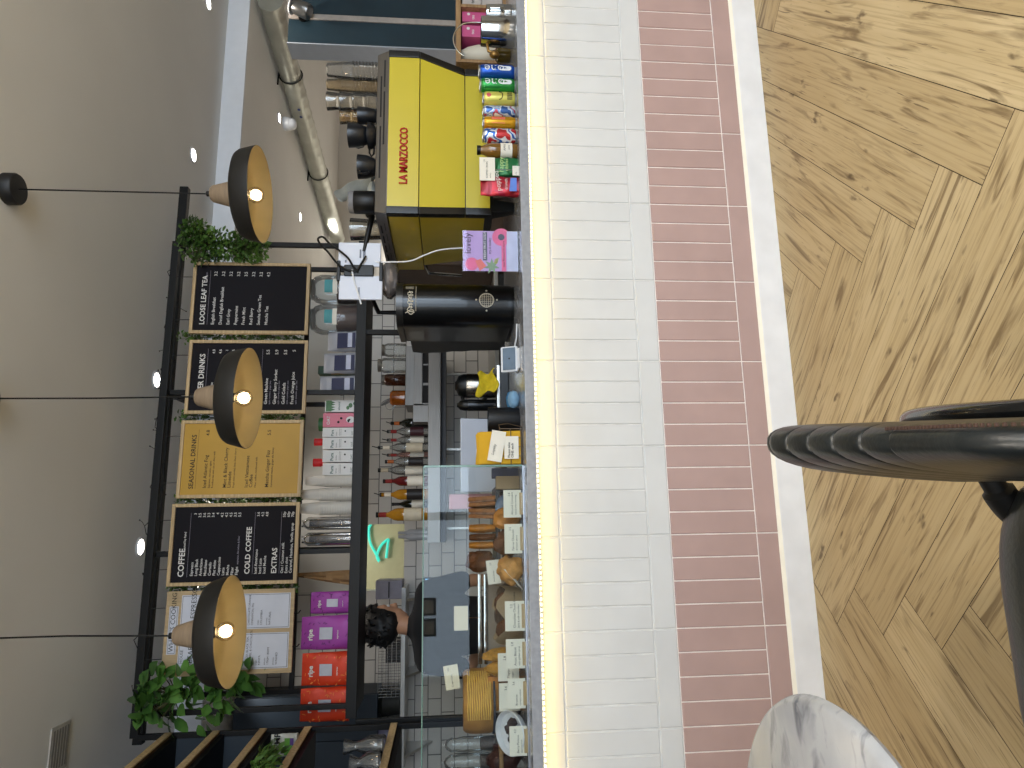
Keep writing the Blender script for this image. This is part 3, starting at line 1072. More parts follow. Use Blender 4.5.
# ================================================================== tablets on their stand, with cables
TBY = 2.62
GTOP = at(397, 300, 2.60).z-SLT      # top of the grinder next to it
t = thing('tablet_stand', 'pair of white tablets back to back in a black clamp above the grinder', 'tablet', (at(360, 271, TBY).x, TBY, SLT))
tx, tz = t.location.x, SLT
def tp(x, y, Y=TBY):
    p = at(x, y, Y)
    return p.x-tx, p.y-TBY, p.z-tz
for y0, y1, x0, x1, nm in ((243, 267, 338.5, 381, 'tablet'), (276, 300, 339, 382.5, 'tablet')):
    X, Z, W, H = rect(x0, x1, y0, y1, TBY)
    b = B()
    b.box(X-tx-W/2, X-tx+W/2, -.006, .006, Z-tz, Z-tz+H, .004)
    p = part(nm, b, mat('tablet_white', '#c9cfdd', .4, var=.02), t, 'white tablet back')
    b = B()
    if y0 == 243:
        b.box(X-tx-W*.15, X-tx+W*.2, -.0075, -.006, Z-tz+H*.46, Z-tz+H*.50)
        b.box(X-tx-W*.2, X-tx+W*.3, -.0072, -.006, Z-tz+H*.36, Z-tz+H*.42)
        b.box(X-tx-W*.35, X-tx-W*.25, -.0072, -.006, Z-tz+H*.80, Z-tz+H*.84)
    else:
        b.box(X-tx-W*.3, X-tx+W*.0, -.0075, -.006, Z-tz+H*.52, Z-tz+H*.55)
    part('print', b, mat('tablet_grey', '#6d7484', .5), p, None, None)
X, Z, W, H = rect(337, 383, 266, 277, TBY)
b = B()
b.box(X-tx-W/2, X-tx+W/2, -.016, .012, Z-tz+H*.2, Z-tz+H*.84, .004)
b.box(X-tx-W*.9, X-tx+W*.9, -.012, .008, Z-tz, Z-tz+.014, .003)
b.box(X-tx-W*.9, X-tx+W*.9, -.012, .008, Z-tz+H-.014, Z-tz+H, .003)
part('clamp', b, BLKPL, t, 'black clamp')
b = B()
gx = at(400, 291, 2.6).x-tx
b.lathe([(.03, GTOP), (.03, GTOP+.008), (.012, GTOP+.012)], (gx, .26, 0), 20)
b.tube([(gx, .26, GTOP+.004), (gx, .26, GTOP+.10), (0, .10, Z-tz+H*.5), (0, .008, Z-tz+H*.5)], .010, 10)
part('pole', b, BLKPL, t)
# jointed wand/handle reaching to the canister
b = B()
p0, p1 = Vector(tp(372, 216)), Vector(tp(364, 252))
b.tube([p0, p0.lerp(p1, .5), p1], [.013, .011, .009], 10)
b.ball(tp(370, 214), .02, sub=2)
b.tube([p1, Vector(tp(366, 262))], .006, 8)
part('handle', b, BLKPL, t)
def curve_pts(ctrl, n=8):
    out = []
    c = [Vector(p) for p in ctrl]
    for i in range(len(c)-1):
        a, b_, c_, d = c[max(i-1, 0)], c[i], c[i+1], c[min(i+2, len(c)-1)]
        for k in range(n):
            u = k/n
            out.append(.5*((2*b_)+(-a+c_)*u+(2*a-5*b_+4*c_-d)*u*u+(-a+3*b_-3*c_+d)*u**3))
    out.append(c[-1])
    return out
b = B()
b.tube(curve_pts([tp(*q, TBY-.02) for q in ((366, 256), (361, 264), (356, 271), (345, 269), (336, 262), (328, 252), (321, 245), (318, 239), (323, 237), (330, 244), (340, 251), (348, 258), (353, 266), (358, 272))]), .0042, 8)
part('black_cable', b, BLKPL, t, 'looped black cable')
b = B()
b.tube(curve_pts([tp(*q, TBY-.02) for q in ((352, 270), (354, 281), (357, 290), (361, 304))]), .0035, 6)
b.tube(curve_pts([tp(372, 262), tp(390, 262, 2.6), tp(410, 261, 2.58), tp(425, 255, 2.56), tp(440, 250, 2.56), tp(462, 248, 2.58), tp(490, 247, 2.6)]), .0030, 6)
part('white_cable', b, WHITE, t, 'white cables')

# ================================================================== grinder
GY = 2.60
X, Z, W, H = rect(394, 517, 278, 322, GY)
GH = Z+H-SLT
t = thing('coffee_grinder', 'black on-demand coffee grinder with gold script beside the yellow machine', 'coffee grinder', (X, GY, SLT))
r = W/2*.98
b = B()
arc = [(r*math.sin(a), .09-r*1.05*math.cos(a)) for a in [R(-90+180*i/20) for i in range(21)]]
b.prism([(-r, .30)]+arc+[(r, .30)], 'z', .012, GH*.93, .004)
part('body', b, mat('satin_black', '#08090b', .3, .1, var=.05, coat=.3), t)
b = B()
b.prism([(-r-.004, .30)]+[(x*1.03, y-.004 if abs(x) < r*.99 else y) for x, y in arc]+[(r+.004, .30)], 'z', GH*.93, GH*.985, .004)
part('top_band', b, mat('gunmetal_band', '#4a4a4a', .3, .8), t, 'gunmetal band')
b = B()
b.prism([(-r*1.0, .30)]+[(x*.96, y+.004) for x, y in arc]+[(r*1.0, .30)], 'z', 0, .013)
part('base', b, BLKPL, t)
# housing at the back with a scalloped underside
b = B()
prof = [(.24, .40*GH), (.24, GH*.9), (.52, GH*.86), (.52, GH*.72), (.49, GH*.62), (.505, GH*.52), (.47, GH*.44), (.49, GH*.30), (.47, GH*.22)]
b.prism([(.25, .015), (.25, GH*.9), (.50, GH*.90), (.52, GH*.80), (.50, GH*.70), (.505, GH*.60), (.475, GH*.52), (.485, GH*.42), (.46, GH*.34), (.46, .015)], 'x', -r*.97, r*.97, .004)
part('housing', b, mat('charcoal_housing', '#232527', .5, var=.06), t, 'charcoal rear housing')
b = B()
b.lathe([(.050, GH*.985), (.062, GH*1.0), (.080, GH*1.05), (.078, GH*1.08), (.06, GH*1.115), (.001, GH*1.12)], (at(386, 280, GY+.12).x-X, .12, 0), 30)
part('hopper', b, glass('smoked_hopper', (.55, .5, .48), 1.4, .08, .85, .35), t, 'smoky bean hopper')
GOLD = mat('pale_gold_print', '#d2cbb8', .5, .1)
def wrapf(x, z):
    a = max(-1, min(1, x/r))
    return (x, .09-r*1.05*math.sqrt(1-a*a)-.0012, z)
b = B()
sc_ = []
for i in range(61):
    u = i/60
    sc_.append(wrapf(-.050+.085*u+.006*math.sin(u*44), GH*.865+.011*math.cos(u*44)*(1.25 if u < .15 else .75+.3*math.sin(u*17))))
b.tube(sc_, .0016, 5)
b.tube([wrapf(-.052+.004*math.sin(i), GH*.865+.020-.0045*i) for i in range(9)], .0017, 5)
b.tube([wrapf(-.045+.105*i/6, GH*.865-.021) for i in range(7)], .0009, 5)
for i in range(8):
    b.tube([wrapf(.046, GH*.865+.018-.004*i), wrapf(.060, GH*.865+.018-.004*i)], .0008, 4)
part('script_logo', b, GOLD, t, 'pale gold script')
b = B()
cz = GH*.235
for rr in (.029, .0275):
    b.tube([wrapf(rr*math.cos(a), cz+rr*math.sin(a)) for a in [2*PI*i/32 for i in range(32)]], .0009, 5, closed=True)
for k in range(-3, 4):
    o_ = k*.0075
    l_ = math.sqrt(max(0, .0275**2-o_**2))
    b.tube([wrapf(-l_+2*l_*i/6, cz+o_) for i in range(7)], .0007, 4)
    b.tube([wrapf(o_, cz-l_), wrapf(o_, cz+l_)], .0007, 4)
for a in range(4):
    q = PI/2*a
    b.ball(wrapf(.041*math.cos(q), cz+.041*math.sin(q)), .0042, sub=1)
part('round_emblem', b, GOLD, t, 'pale gold round emblem')

# ================================================================== leaflet holder, cans, bottle, pouches on the worktop
def on_slab(x0, x1, y0, y1, Y):
    X, Z, W, H = rect(x0, x1, y0, y1, Y)
    return X, W, Z+H-SLT
SY = 2.395
X, W, H = on_slab(463, 520, 231, 271, SY)
t = thing('leaflet_holder', 'lilac and pink flyer in a clear upright holder before the grinder', 'sign', (X, SY, SLT))
b = B()
b.box(-W/2, W/2, .001, .003, .004, H, 0)
part('flyer', b, mat('lilac_print', '#b9a0d6', .5, var=.03), t, 'lilac flyer with pink and green fruit shapes')
b = B()
b.box(-W/2-.002, W/2+.002, -.001, .0005, 0, H+.002)
b.box(-W/2-.002, W/2+.002, .0035, .005, 0, H+.002)
b.box(-W/2-.002, W/2+.002, -.02, .045, 0, .003)
part('acrylic_holder', b, glass('acrylic', (.97, .97, .98), .3), t)
P = lambda u, v: (-W/2+u*W, .0004+.0, H*(1-v))
_ly = [0]
def shape(b, pts, mi, lift=0):
    b.mi = mi
    _ly[0] += 1
    lift = .00004*_ly[0]
    b.poly([(-W/2+u*W, .0009-lift, .004+(H-.004)*(1-v)) for u, v in pts])
def star(cu, cv, r0, r1, n, ph=0):
    o = []
    for i in range(2*n):
        a = ph+PI*i/n
        q = r0 if i % 2 == 0 else r1
        o.append((cu+q*math.cos(a), cv+q*math.sin(a)*W/H))
    return o
def disc(cu, cv, q, n=20):
    return [(cu+q*math.cos(2*PI*i/n), cv+q*math.sin(2*PI*i/n)*W/H) for i in range(n)]
b = B()
shape(b, disc(.17, .16, .16), 0)
shape(b, [(.0, .30), (.25, .22), (.30, .32), (.12, .42)], 1)
shape(b, [(0, .70), (1, .70), (1, .78), (0, .78)], 0)
shape(b, disc(.85, .70, .22), 0)
shape(b, star(.12, .52, .2, .09, 7), 2)
shape(b, star(.72, .9, .16, .08, 6), 2)
shape(b, [(.26, .36), (.97, .36), (.97, .44), (.26, .44)], 3)
shape(b, [(0, .80), (1, .80), (1, 1), (0, 1)], 4)
shape(b, disc(.85, .70, .08), 3, .0003)
shape(b, [(.2, .55), (.3, .58), (.34, .66), (.18, .62)], 5)
part('printed_shapes', b, [mat('pink_print', '#e0709c', .5), mat('orange_pink_print', '#e07a74', .5), mat('sage_print', '#7d9a80', .5), mat('slate_print', '#565a6e', .5), mat('pale_print', '#c9cfe8', .5), mat('lime_print', '#c4cf7a', .5)], t, None, None)
b = B()
b.text('lovely', -W/2+.42*W, H*.86, .035, .0002, depth=0)
b.mi = 1
b.text('FRESH FRUIT SODA', -W/2+.30*W, H*.592, .0125, .0002, depth=0)
b.mi = 0
b.text('try it today', -W/2+.42*W, H*.50, .014, .0002, depth=0)
b.text('new flavours in store', -W/2+.1*W, H*.256, .012, .0002, depth=0)
part('lettering', b, [INK, WHITE], t, None, None)

CY = 2.405
ALU = mat('bare_aluminium', '#b9bbbd', .3, .9)
def stripes(name, cols, rough=.25, metal=.4, scale=30, aniso=(1, 1, 1)):
    """blotchy printed can: a few hard colour patches"""
    if name in _mats:
        return _mats[name]
    m = mat(name, cols[0], rough, metal)
    rp = [n for n in m.node_tree.nodes if n.type == 'VALTORGB'][0]
    cr = rp.color_ramp
    cr.interpolation = 'CONSTANT'
    while len(cr.elements) < len(cols):
        cr.elements.new(.5)
    for i, c in enumerate(cols):
        cr.elements[i].position = 0 if i == 0 else .34+.32*i/len(cols)
        cr.elements[i].color = lin(c)+[1]
    for n in m.node_tree.nodes:
        if n.type == 'TEX_NOISE':
            n.inputs['Scale'].default_value = scale
            n.inputs['Detail'].default_value = 1
        if n.type == 'MAPPING':
            n.inputs['Scale'].default_value = aniso
    return m
def can(x0, x1, y0, y1, Y, m, lab, text=None, tcol=None, extra=None, shape_='sleek'):
    X, W, H = on_slab(x0, x1, y0, y1, Y)
    r = W/2
    t = thing('drink_can', lab, 'drink can', (X, Y, SLT), group='drink cans in a row on the counter')
    b = B(); b.lathe([(r*.80, .004), (r*.97, .013), (r, .02), (r, H-.022), (r*.97, H-.014), (r*.86, H-.006)], seg=36, closed=False)
    part('printed_body', b, m, t)
    b = B()
    b.lathe([(.001, .004), (r*.72, .004), (r*.76, 0), (r*.80, .004)], seg=36, closed=False)
    b.lathe([(r*.86, H-.006), (r*.88, H), (r*.84, H), (r*.8, H-.005), (.001, H-.005)], seg=36, closed=False)
    b.cbox(0, .004, H-.004, .012, .02, .0015, .0006)
    part('can_ends', b, ALU, t, 'bare aluminium ends')
    if text or extra:
        b = B()
        if text:
            b.text(text, -.012, H*.16, .050, 0, wrap=r, rot=R(90)) if False else b.text(text, .014, H*.30, .052, 0, rot=R(90), wrap=r, depth=.0008)
        if extra:
            extra(b, r, H)
        part('lettering', b, tcol or WHITE, t, None, None)
    return t
def pill(b, r, H):
    pts = []
    for i in range(24):
        a = 2*PI*i/24
        pts.append((.010*math.cos(a), H*.27+(.012 if math.sin(a) > 0 else -.012)+.010*math.sin(a)))
    b.poly([(r*math.sin(x/r), -r*math.cos(x/r)-.0006, z) for x, z in pts])
can(478.5, 515, 66, 79.5, CY, mat('blue_can', '#1a4fa8', .25, .5, .3, 8), 'blue drink can with white letters at the right end of the row', 'one', None, pill)
can(479.5, 515.5, 79.5, 93, CY, mat('green_can', '#2c8f3f', .25, .5, .2, 8), 'green drink can standing beside the blue can', 'one', None, pill)
def smile(b, r, H):
    f = lambda x, z: (r*math.sin(x/r), -r*math.cos(x/r)-.0008, z)
    for rr, zz in ((.009, H*.82),):
        b.mi = 1
        b.poly([f(rr*math.cos(a), zz+rr*math.sin(a)) for a in [2*PI*i/20 for i in range(20)]])
    b.mi = 0
    b.tube([f(.017*math.cos(a), H*.36+.014*math.sin(a)+.02) for a in [PI+PI*i/10 for i in range(11)]], .0016, 5)
    for k in range(5):
        b.poly([f(x, z) for x, z in ((-.016+.007*k, H*.12), (-.012+.007*k, H*.12), (-.012+.007*k, H*.27), (-.016+.007*k, H*.27))])
can(482.5, 516, 93, 106, CY-.004, mat('pale_yellow_can', '#d3cc62', .28, .3, .06), 'pale yellow can with dark scribbles beside the green can', None, [INK, mat('can_badge_pink', '#d05a5a', .4)], smile)
can(482.5, 516.5, 106.5, 117.5, CY-.004, stripes('blue_white_can', ('#3b5f9c', '#cfd8e6', '#8aa4cc', '#b84a58', '#e4e8ee'), scale=26), 'blue and white patterned can fourth from the right')
can(482.5, 517.5, 117.5, 129, CY-.008, mat('orange_can', '#d19a1c', .25, .5, .18, 9), 'orange drink can with a coral label panel', None, [mat('coral_panel', '#e0674a', .4)], lambda b, r, H: b.poly([(r*math.sin(x/r), -r*math.cos(x/r)-.0007, z) for x, z in ((-.014, H*.34), (.004, H*.34), (.014, H*.34), (.014, H*.74), (.004, H*.74), (-.014, H*.74))]))
can(482.5, 518, 129.5, 143, CY-.012, stripes('red_white_blue_can', ('#c23a3c', '#e6e6ea', '#2f62b0', '#dfe4ee', '#c8323a'), scale=20), 'red white and blue patterned can next to the juice bottle')
# juice bottle
X, W, H = on_slab(477, 518.5, 144, 157.5, 2.39)
r = W/2
t = thing('juice_bottle', 'amber juice bottle with black cap and white label', 'bottle', (X, 2.39, SLT))
b = B(); b.lathe([(r*.9, 0), (r, .004), (r, H*.62), (r*.92, H*.72), (r*.6, H*.86), (r*.56, H*.93)], seg=32)
part('filled_glass', b, mat('apple_juice', '#7a5620', .12, var=.06, coat=.6), t, 'amber juice in glass')
b = B(); b.lathe([(r*.63, H*.91), (r*.63, H), (.001, H)], seg=28)
part('cap', b, BLKPL, t, 'black cap')
b = B(); b.lathe([(r*1.012, H*.13), (r*1.012, H*.42)], seg=36, closed=False)
p = part('label', b, PAPER, t, 'white label')
b = B()
b.text('APPLE', -.014, H*.30, .011, 0, wrap=r*1.015, depth=.0006)
b.text('juice', -.010, H*.2, .010, 0, wrap=r*1.015, depth=.0006)
part('print', b, INK, p, None, None)
# green and red snack pouches
def pouch(name, x0, x1, y0, y1, Y, m, lab, cat, word=None, wm=None, grp=None, z=SLT, thick=.45, rz=0, lsize=None, rot90=True, fold=0):
    X, Z, W, H = rect(x0, x1, y0, y1, Y)
    H = Z+H-z
    t = thing(name, lab, cat, (X, Y, z), rz, grp)
    b = B()
    n, k = 10, 18
    def f(u, v):
        a = 2*PI*v
        wv = W/2*(1-.05*u-.16*max(0, u-.72)**1.4+.012*math.sin(u*13+x0))
        d = W*thick/2*(1-u)**.55+.0015
        x = wv*(abs(math.cos(a))**.6)*(1 if math.cos(a) >= 0 else -1)
        y = d*(abs(math.sin(a))**.9)*(1 if math.sin(a) >= 0 else -1)
        y += (.005*math.sin(x*75+u*9+x0)+.004*math.sin(u*21+x*40))*(.35+.65*(1-u))
        return (x, y+d*.0, H*u)
    b.grid(n, k, f, True)
    b.bm.verts.ensure_lookup_table()
    b.bm.faces.new([b.bm.verts[i] for i in range(k)][::-1])
    b.bm.faces.new([b.bm.verts[i] for i in range((n-1)*k, n*k)])
    part('packet', b, m, t)
    return t, W, H, lambda zz: -W*thick/2*(1-zz/H)**.55-.0075
t, W, H, fr_ = pouch('snack_pouch', 494, 519.5, 158, 177, 2.385, mat('green_foil', '#1f6b3c', .3, .3, .15, 14), 'small green snack pouch behind the printed price card', 'snack pouch', grp='snack pouches on the counter')
b = B()
b.text('happy', -W*.4, H*.62, .026, fr_(H*.62)-.004)
b.text('nibbles', -W*.35, H*.42, .018, fr_(H*.42)-.002)
part('lettering', b, mat('pale_green_print', '#b9d98a', .5), t, None, None)
t, W, H, fr_ = pouch('snack_pouch', 480.5, 518.5, 177, 196.5, 2.375, stripes('red_foil', ('#8f1826', '#b8202f', '#a01a34', '#7a1f3c'), .3, .3, 12), 'dark red snack pouch with white script, leftmost of the snacks', 'snack pouch', grp='snack pouches on the counter')
b = B()
b.text('popped', -W*.36, H*.46, .027, fr_(H*.46)-.004, rot=R(8))
b.text('crunch', -W*.3, H*.30, .016, fr_(H*.3)-.003)
b.mi = 1
b.poly([(-W*.38, fr_(0)-.001, .008), (W*.3, fr_(0)-.001, .008), (W*.3, fr_(.03)-.002, .03), (-W*.38, fr_(.03)-.002, .036)])
part('lettering', b, [CHALK, mat('sky_blue_print', '#5a7fd0', .5)], t, None, None)
# price card on a pick, and a small card
def price_card(x0, x1, y0, y1, Y, lab, stem=None, z=SLT, block=True, rz=0, tilt=0, lines=('Cake', '3.5'), yel=False, grp='handwritten style price cards'):
    X, Z, W, H = rect(x0, x1, y0, y1, Y)
    t = thing('price_card', lab, 'price card', (X, Y, z), rz, grp)
    zb = Z-z
    b = B()
    b.cbox(0, 0, zb+H/2, W, .0015, H, 0, ry=tilt)
    c = part('card', b, mat('cream_card', '#e6dfc6', .7, var=.03) if yel else PAPER, t, 'cream card')
    b = B()
    b.text(lines[0], -W*.40, zb+H*.46, min(W, H)*.17, -.0009)
    if len(lines) > 2:
        b.text(lines[2], -W*.40, zb+H*.27, min(W, H)*.13, -.0009)
    b.text(lines[1], W*.40, zb+H*.62, min(W, H)*.17, -.0009, 0, 'RIGHT')
    if tilt:
        M = Matrix.Translation((0, 0, zb+H/2)) @ Matrix.Rotation(tilt, 4, 'Y') @ Matrix.Translation((0, 0, -zb-H/2))
        b.xf(M)
    if lines[0]:
        part('print', b, INK, c, None, None)
    if block:
        b = B()
        b.box(-W*.40, W*.40, -.006, .016, 0, max(zb+.004, .014), .001)
        part('wooden_block', b, WOODL, t, 'pale wooden block')
    if stem:
        b = B()
        b.tube([(0, 0.002, stem-z), (0, .002, zb+H*.3)], .0016, 6)
        part('pick', b, CHROME, t)
    return t
price_card(479.5, 495, 157.5, 180.5, 2.36, 'white price card standing in front of the green snack pouch', block=False, stem=SLT, lines=('POPPED CRISPS', '1.9', 'various'))
price_card(512.5, 519.5, 166, 175.5, 2.345, 'tiny white price tag at the foot of the green snack pouch', block=False, stem=SLT, lines=('crisps', '1.5'))

# ================================================================== things on the long shelf
LY = 3.56
def on_shelf(x0, x1, y0, y1, Y=LY):
    X, Z, W, H = rect(x0, x1, y0, y1, Y)
    return X, W, Z+H-SHZ
# storage jars, half full of coffee beans
BEAN = mat('roasted_beans', '#452415', .5, var=.4, scale=140, bump=.6)
JARG = glass('jar_glass', (.95, .97, .97), .8, .03, .97, .07)
TURQ = mat('turquoise_label', '#4f9ba0', .6)
for y0, y1, lab in ((305, 334.5, 'glass storage jar of coffee beans beside the grey retail bags'), (276, 304, 'glass storage jar of coffee beans behind the tablet stand')):
    X, W, H = on_shelf(311.5, 354, y0, y1)
    r = W/2
    t = thing('storage_jar', lab, 'jar', (X, LY, SHZ), group='glass storage jars on the overhead shelf')
    b = B(); b.lathe([(r*.94, 0), (r, .008), (r, H*.80), (r*.86, H*.92), (r*.66, H*.97)], seg=32, closed=False)
    part('glass_body', b, JARG, t)
    b = B(); b.lathe([(r*.93, .004), (r*.95, .01), (r*.95, H*.46), (.001, H*.47)], seg=28, closed=False)
    part('coffee_beans', b, BEAN, t, 'dark roasted beans')
    b = B(); b.lathe([(r*.70, H*.955), (r*.72, H*.97), (r*.70, H), (.001, H)], seg=28)
    part('lid', b, mat('clear_lid', '#8f979a', .3), t, 'greyish lid')
    b = B()
    for i in range(1):
        pts = [(-.6, H*.5), (.6, H*.5), (.6, H*.66), (-.6, H*.66)]
    n = 10
    vv = b.grid(n, 2, lambda u, v: (r*1.006*math.sin(-.5+.9*u), -r*1.006*math.cos(-.5+.9*u), H*(.53+.16*v)))
    b.mi = 1
    b.grid(n, 2, lambda u, v: (r*1.006*math.sin(-.6+1.1*u), -r*1.006*math.cos(-.6+1.1*u), H*(.44+.09*v)))
    part('label', b, [TURQ, PAPER], t, 'turquoise and white label')
# three grey retail bags with navy labels
GREYB = mat('grey_foil_bag', '#aeb0b8', .4, .3, .08, 10)
NAVL = mat('navy_label', '#1b2147', .5)
for i, (y0, y1, x0, lab) in enumerate(((331, 352, 328, 'grey coffee bag with navy label, nearest the storage jars'), (353, 374, 324, 'grey coffee bag with navy label, middle of the three grey bags'), (376, 394, 320, 'grey coffee bag with navy label beside the milk cartons'))):
    t, W, H, ff = pouch('coffee_bag', x0, 354, y0, y1, LY-.01, GREYB, lab, 'coffee bag', grp='grey coffee bags on the overhead shelf', z=SHZ, thick=.7)
    b = B()
    f2 = lambda u, z: (u*W, ff(z)-.001, z)
    b.mi = 0
    b.poly([f2(-.40, H*.10), f2(.32, H*.10), f2(.32, H*.40), f2(.32, H*.68), f2(-.40, H*.68), f2(-.40, H*.40)])
    b.mi = 1
    o = -.0012
    b.poly([(-.40*W+.004, ff(H*.2)+o-.002, H*.20), (.31*W, ff(H*.2)+o-.002, H*.20), (.31*W, ff(H*.34)+o-.002, H*.34), (-.40*W+.004, ff(H*.34)+o-.002, H*.34)])
    part('label', b, [NAVL, mat('silver_label', '#b9bdd0', .5)], t, 'navy label with a pale panel', None)
if True:
    X, W, H = on_shelf(318, 352, 366, 374, LY+.1)
    b = B(); b.box(-W/2, W/2, 0, .06, 0, H, .002)
    b.mi = 1; b.box(-W/2-.001, W/2+.001, -.001, .0, H*.3, H*.7)
    single('tea_box', b, [mat('dark_green_card', '#26402c', .6), mat('ochre_card', '#b98a2c', .6)], 'thin dark green and ochre box tucked behind the grey coffee bags', 'box', (X, LY+.10, SHZ))
# cartons
def carton(x0, x1, y0, y1, m, lab, deco, Y=LY-.02, cap=None):
    X, W, H = on_shelf(x0, x1, y0, y1, Y)
    t = thing('drink_carton', lab, 'carton', (X, Y, SHZ), group='plant milk cartons on the overhead shelf')
    b = B(); b.box(-W/2, W/2, 0, W*.9, 0, H, .002)
    part('box', b, m, t)
    b = B()
    mats = deco(b, W, H)
    part('print', b, mats, t, None, None)
    if cap:
        b = B(); b.lathe([(W*.2, H-.001), (W*.2, H+.02), (.001, H+.02)], (0, W*.45, 0), 18)
        part('cap', b, cap, t)
    return t
CART = mat('carton_white', '#d3d2d0', .5, var=.03)
GRN = mat('leaf_green_print', '#3f6b3c', .5, var=.25, scale=40)
DGR = mat('grey_green_print', '#58706a', .5)
def rectp(b, W, H, u0, u1, v0, v1, lift=.0008, mi=0):
    b.mi = mi
    b.poly([(u0*W, -lift, v0*H), (u1*W, -lift, v0*H), (u1*W, -lift, v1*H), (u0*W, -lift, v1*H)])
def d_almond(b, W, H):
    rectp(b, W, H, -.46, .46, .80, .97)
    for u in (-.3, -.1, .12, .3):
        b.poly([((u-.1)*W, -.001, .80*H), ((u+.1)*W, -.001, .80*H), (u*W, -.001, .68*H)])
    b.mi = 1
    b.text('almond', -.36*W, .54*H, W*.24, -.001, .02)
    b.mi = 0
    for u, v, q in ((.05, .22, .2), (-.15, .3, .16), (.2, .1, .14)):
        b.poly([((u+q*math.cos(a))*W, -.001-.0001*u, v*H+q*W*math.sin(a)*.8) for a in [2*PI*i/14 for i in range(14)]])
    return [GRN, DGR]
def d_pink(b, W, H):
    b.mi = 0
    b.poly([(.24*W*math.cos(a)+.02*W, -.001, .2*H+.3*W*math.sin(a)) for a in [2*PI*i/18 for i in range(18)]])
    b.mi = 1
    b.poly([(.14*W*math.cos(a)-.06*W, -.0014, .22*H+.17*W*math.sin(a)) for a in [PI*i/12-.4 for i in range(13)]])
    for u, v in ((-.15, .55), (.12, .47)):
        b.poly([(u*W+.09*W*math.cos(a), -.001, v*H+.09*W*math.sin(a)) for a in [2*PI*i/10 for i in range(10)]])
    b.mi = 0
    b.text('OAT', -.34*W, .80*H, W*.3, -.001, .02)
    return [CART, INK]
def d_oat(b, W, H):
    b.mi = 0
    b.text('Pura', -.40*W, .68*H, W*.36, -.001, .03)
    b.mi = 1
    b.text('barista', -.36*W, .58*H, W*.15, -.001)
    rectp(b, W, H, -.38, .38, .50, .507, mi=1)
    rectp(b, W, H, -.38, .38, .46, .467, mi=1)
    b.poly([(.12*W+.08*W*math.cos(a), -.001, .34*H+.08*W*math.sin(a)) for a in [2*PI*i/10 for i in range(10)]])
    b.mi = 0
    b.text('OAT', -.30*W, .12*H, W*.2, -.001, .02)
    return [DGR, INK]
carton(325, 353.5, 400, 412, CART, 'white and green almond drink carton, rightmost of the cartons', d_almond)
carton(323, 353.5, 413, 427, mat('carton_pink', '#cf6f84', .5, var=.04), 'pink oat drink carton between the white cartons', d_pink)
for i, (y0, y1, lab) in enumerate(((427.5, 437, 'white oat drink carton touching the pink carton'), (437.5, 449, 'white oat drink carton second to the left of the pink one'), (450, 462, 'white oat drink carton third to the left of the pink one'), (463, 475, 'white oat drink carton next to the paper cup stacks'))):
    carton(322.5, 353, y0, y1, CART, lab, d_oat)
# little green and red packets behind the cartons
for x0, x1, y0, y1, m, lab in ((319, 352, 417, 432, mat('forest_green_packet', '#1f5a2a', .5), 'dark green packet peeping over the pink carton'),
                              (314, 352, 438, 446, mat('red_packet', '#c21d22', .5), 'small red capped bottle behind the white cartons, nearer the pink carton'),
                              (313, 352, 458, 467, mat('red_packet', '#c21d22', .5), 'small red capped bottle behind the white cartons, nearer the paper cups')):
    X, W, H = on_shelf(x0, x1, y0, y1, LY+.13)
    r = W/2
    b = B()
    b.lathe([(r, 0), (r, H*.72), (r*.8, H*.78), (r*.8, H*.82), (r*.9, H*.83), (r*.9, H*.99), (.001, H)], seg=20)
    single('sauce_bottle', b, m, lab, 'bottle', (X, LY+.13, SHZ))
# paper cup stacks
CUPW = mat('paper_cup_white', '#c9c5bd', .7, var=.04, scale=3)
for y0, y1, x0, lab in ((474.5, 487, 306.5, 'tall stack of white paper cups beside the cartons'), (488, 501, 301, 'tall stack of white paper cups, middle of the three'), (501.5, 515, 301, 'tall stack of white paper cups beside the dark lid stacks')):
    X, W, H = on_shelf(x0, 352, y0, y1)
    r = W/2
    n = 22
    prof = [(r*.9, 0)]
    st = (H-.09)/n
    for i in range(n):
        z = i*st
        prof += [(r, z+.0006), (r, z+.0035), (r*.955, z+.0042), (r*.955, z+st)]
    prof += [(r*.93, n*st+.002), (r*.72, H), (r*.68, H-.003), (.001, H-.003)]
    b = B(); b.lathe(prof, seg=26, closed=False)
    single('paper_cup_stack', b, CUPW, lab, 'cups', (X, LY, SHZ), group='paper cup stacks on the overhead shelf')
for y0, y1, lab in ((516.5, 530, 'stack of dark cup lids in clear film beside the white paper cups'), (532, 546, 'stack of dark cup lids in clear film beside the frame upright')):
    X, W, H = on_shelf(302, 352, y0, y1)
    r = W/2
    t = thing('cup_lid_stack', lab, 'cup lids', (X, LY, SHZ), group='wrapped stacks of cup lids')
    n = 26
    prof = []
    for i in range(n):
        z = i*(H*.86)/n
        prof += [(r*.88, z), (r*.88, z+.004), (r*.8, z+.005)]
    prof += [(.001, H*.86)]
    b = B(); b.lathe(prof, seg=24)
    part('lids', b, mat('black_lids', '#2a2a2d', .35), t, 'black plastic lids')
    b = B(); b.lathe([(r*.96, 0), (r*.98, H*.4), (r*.95, H*.88), (r*.5, H*.96), (r*.55, H)], seg=18, closed=False, jit=.03)
    part('film_sleeve', b, glass('clear_film', (.95, .95, .96), 2.2, .12, .95, .12), t, 'clear film sleeve')
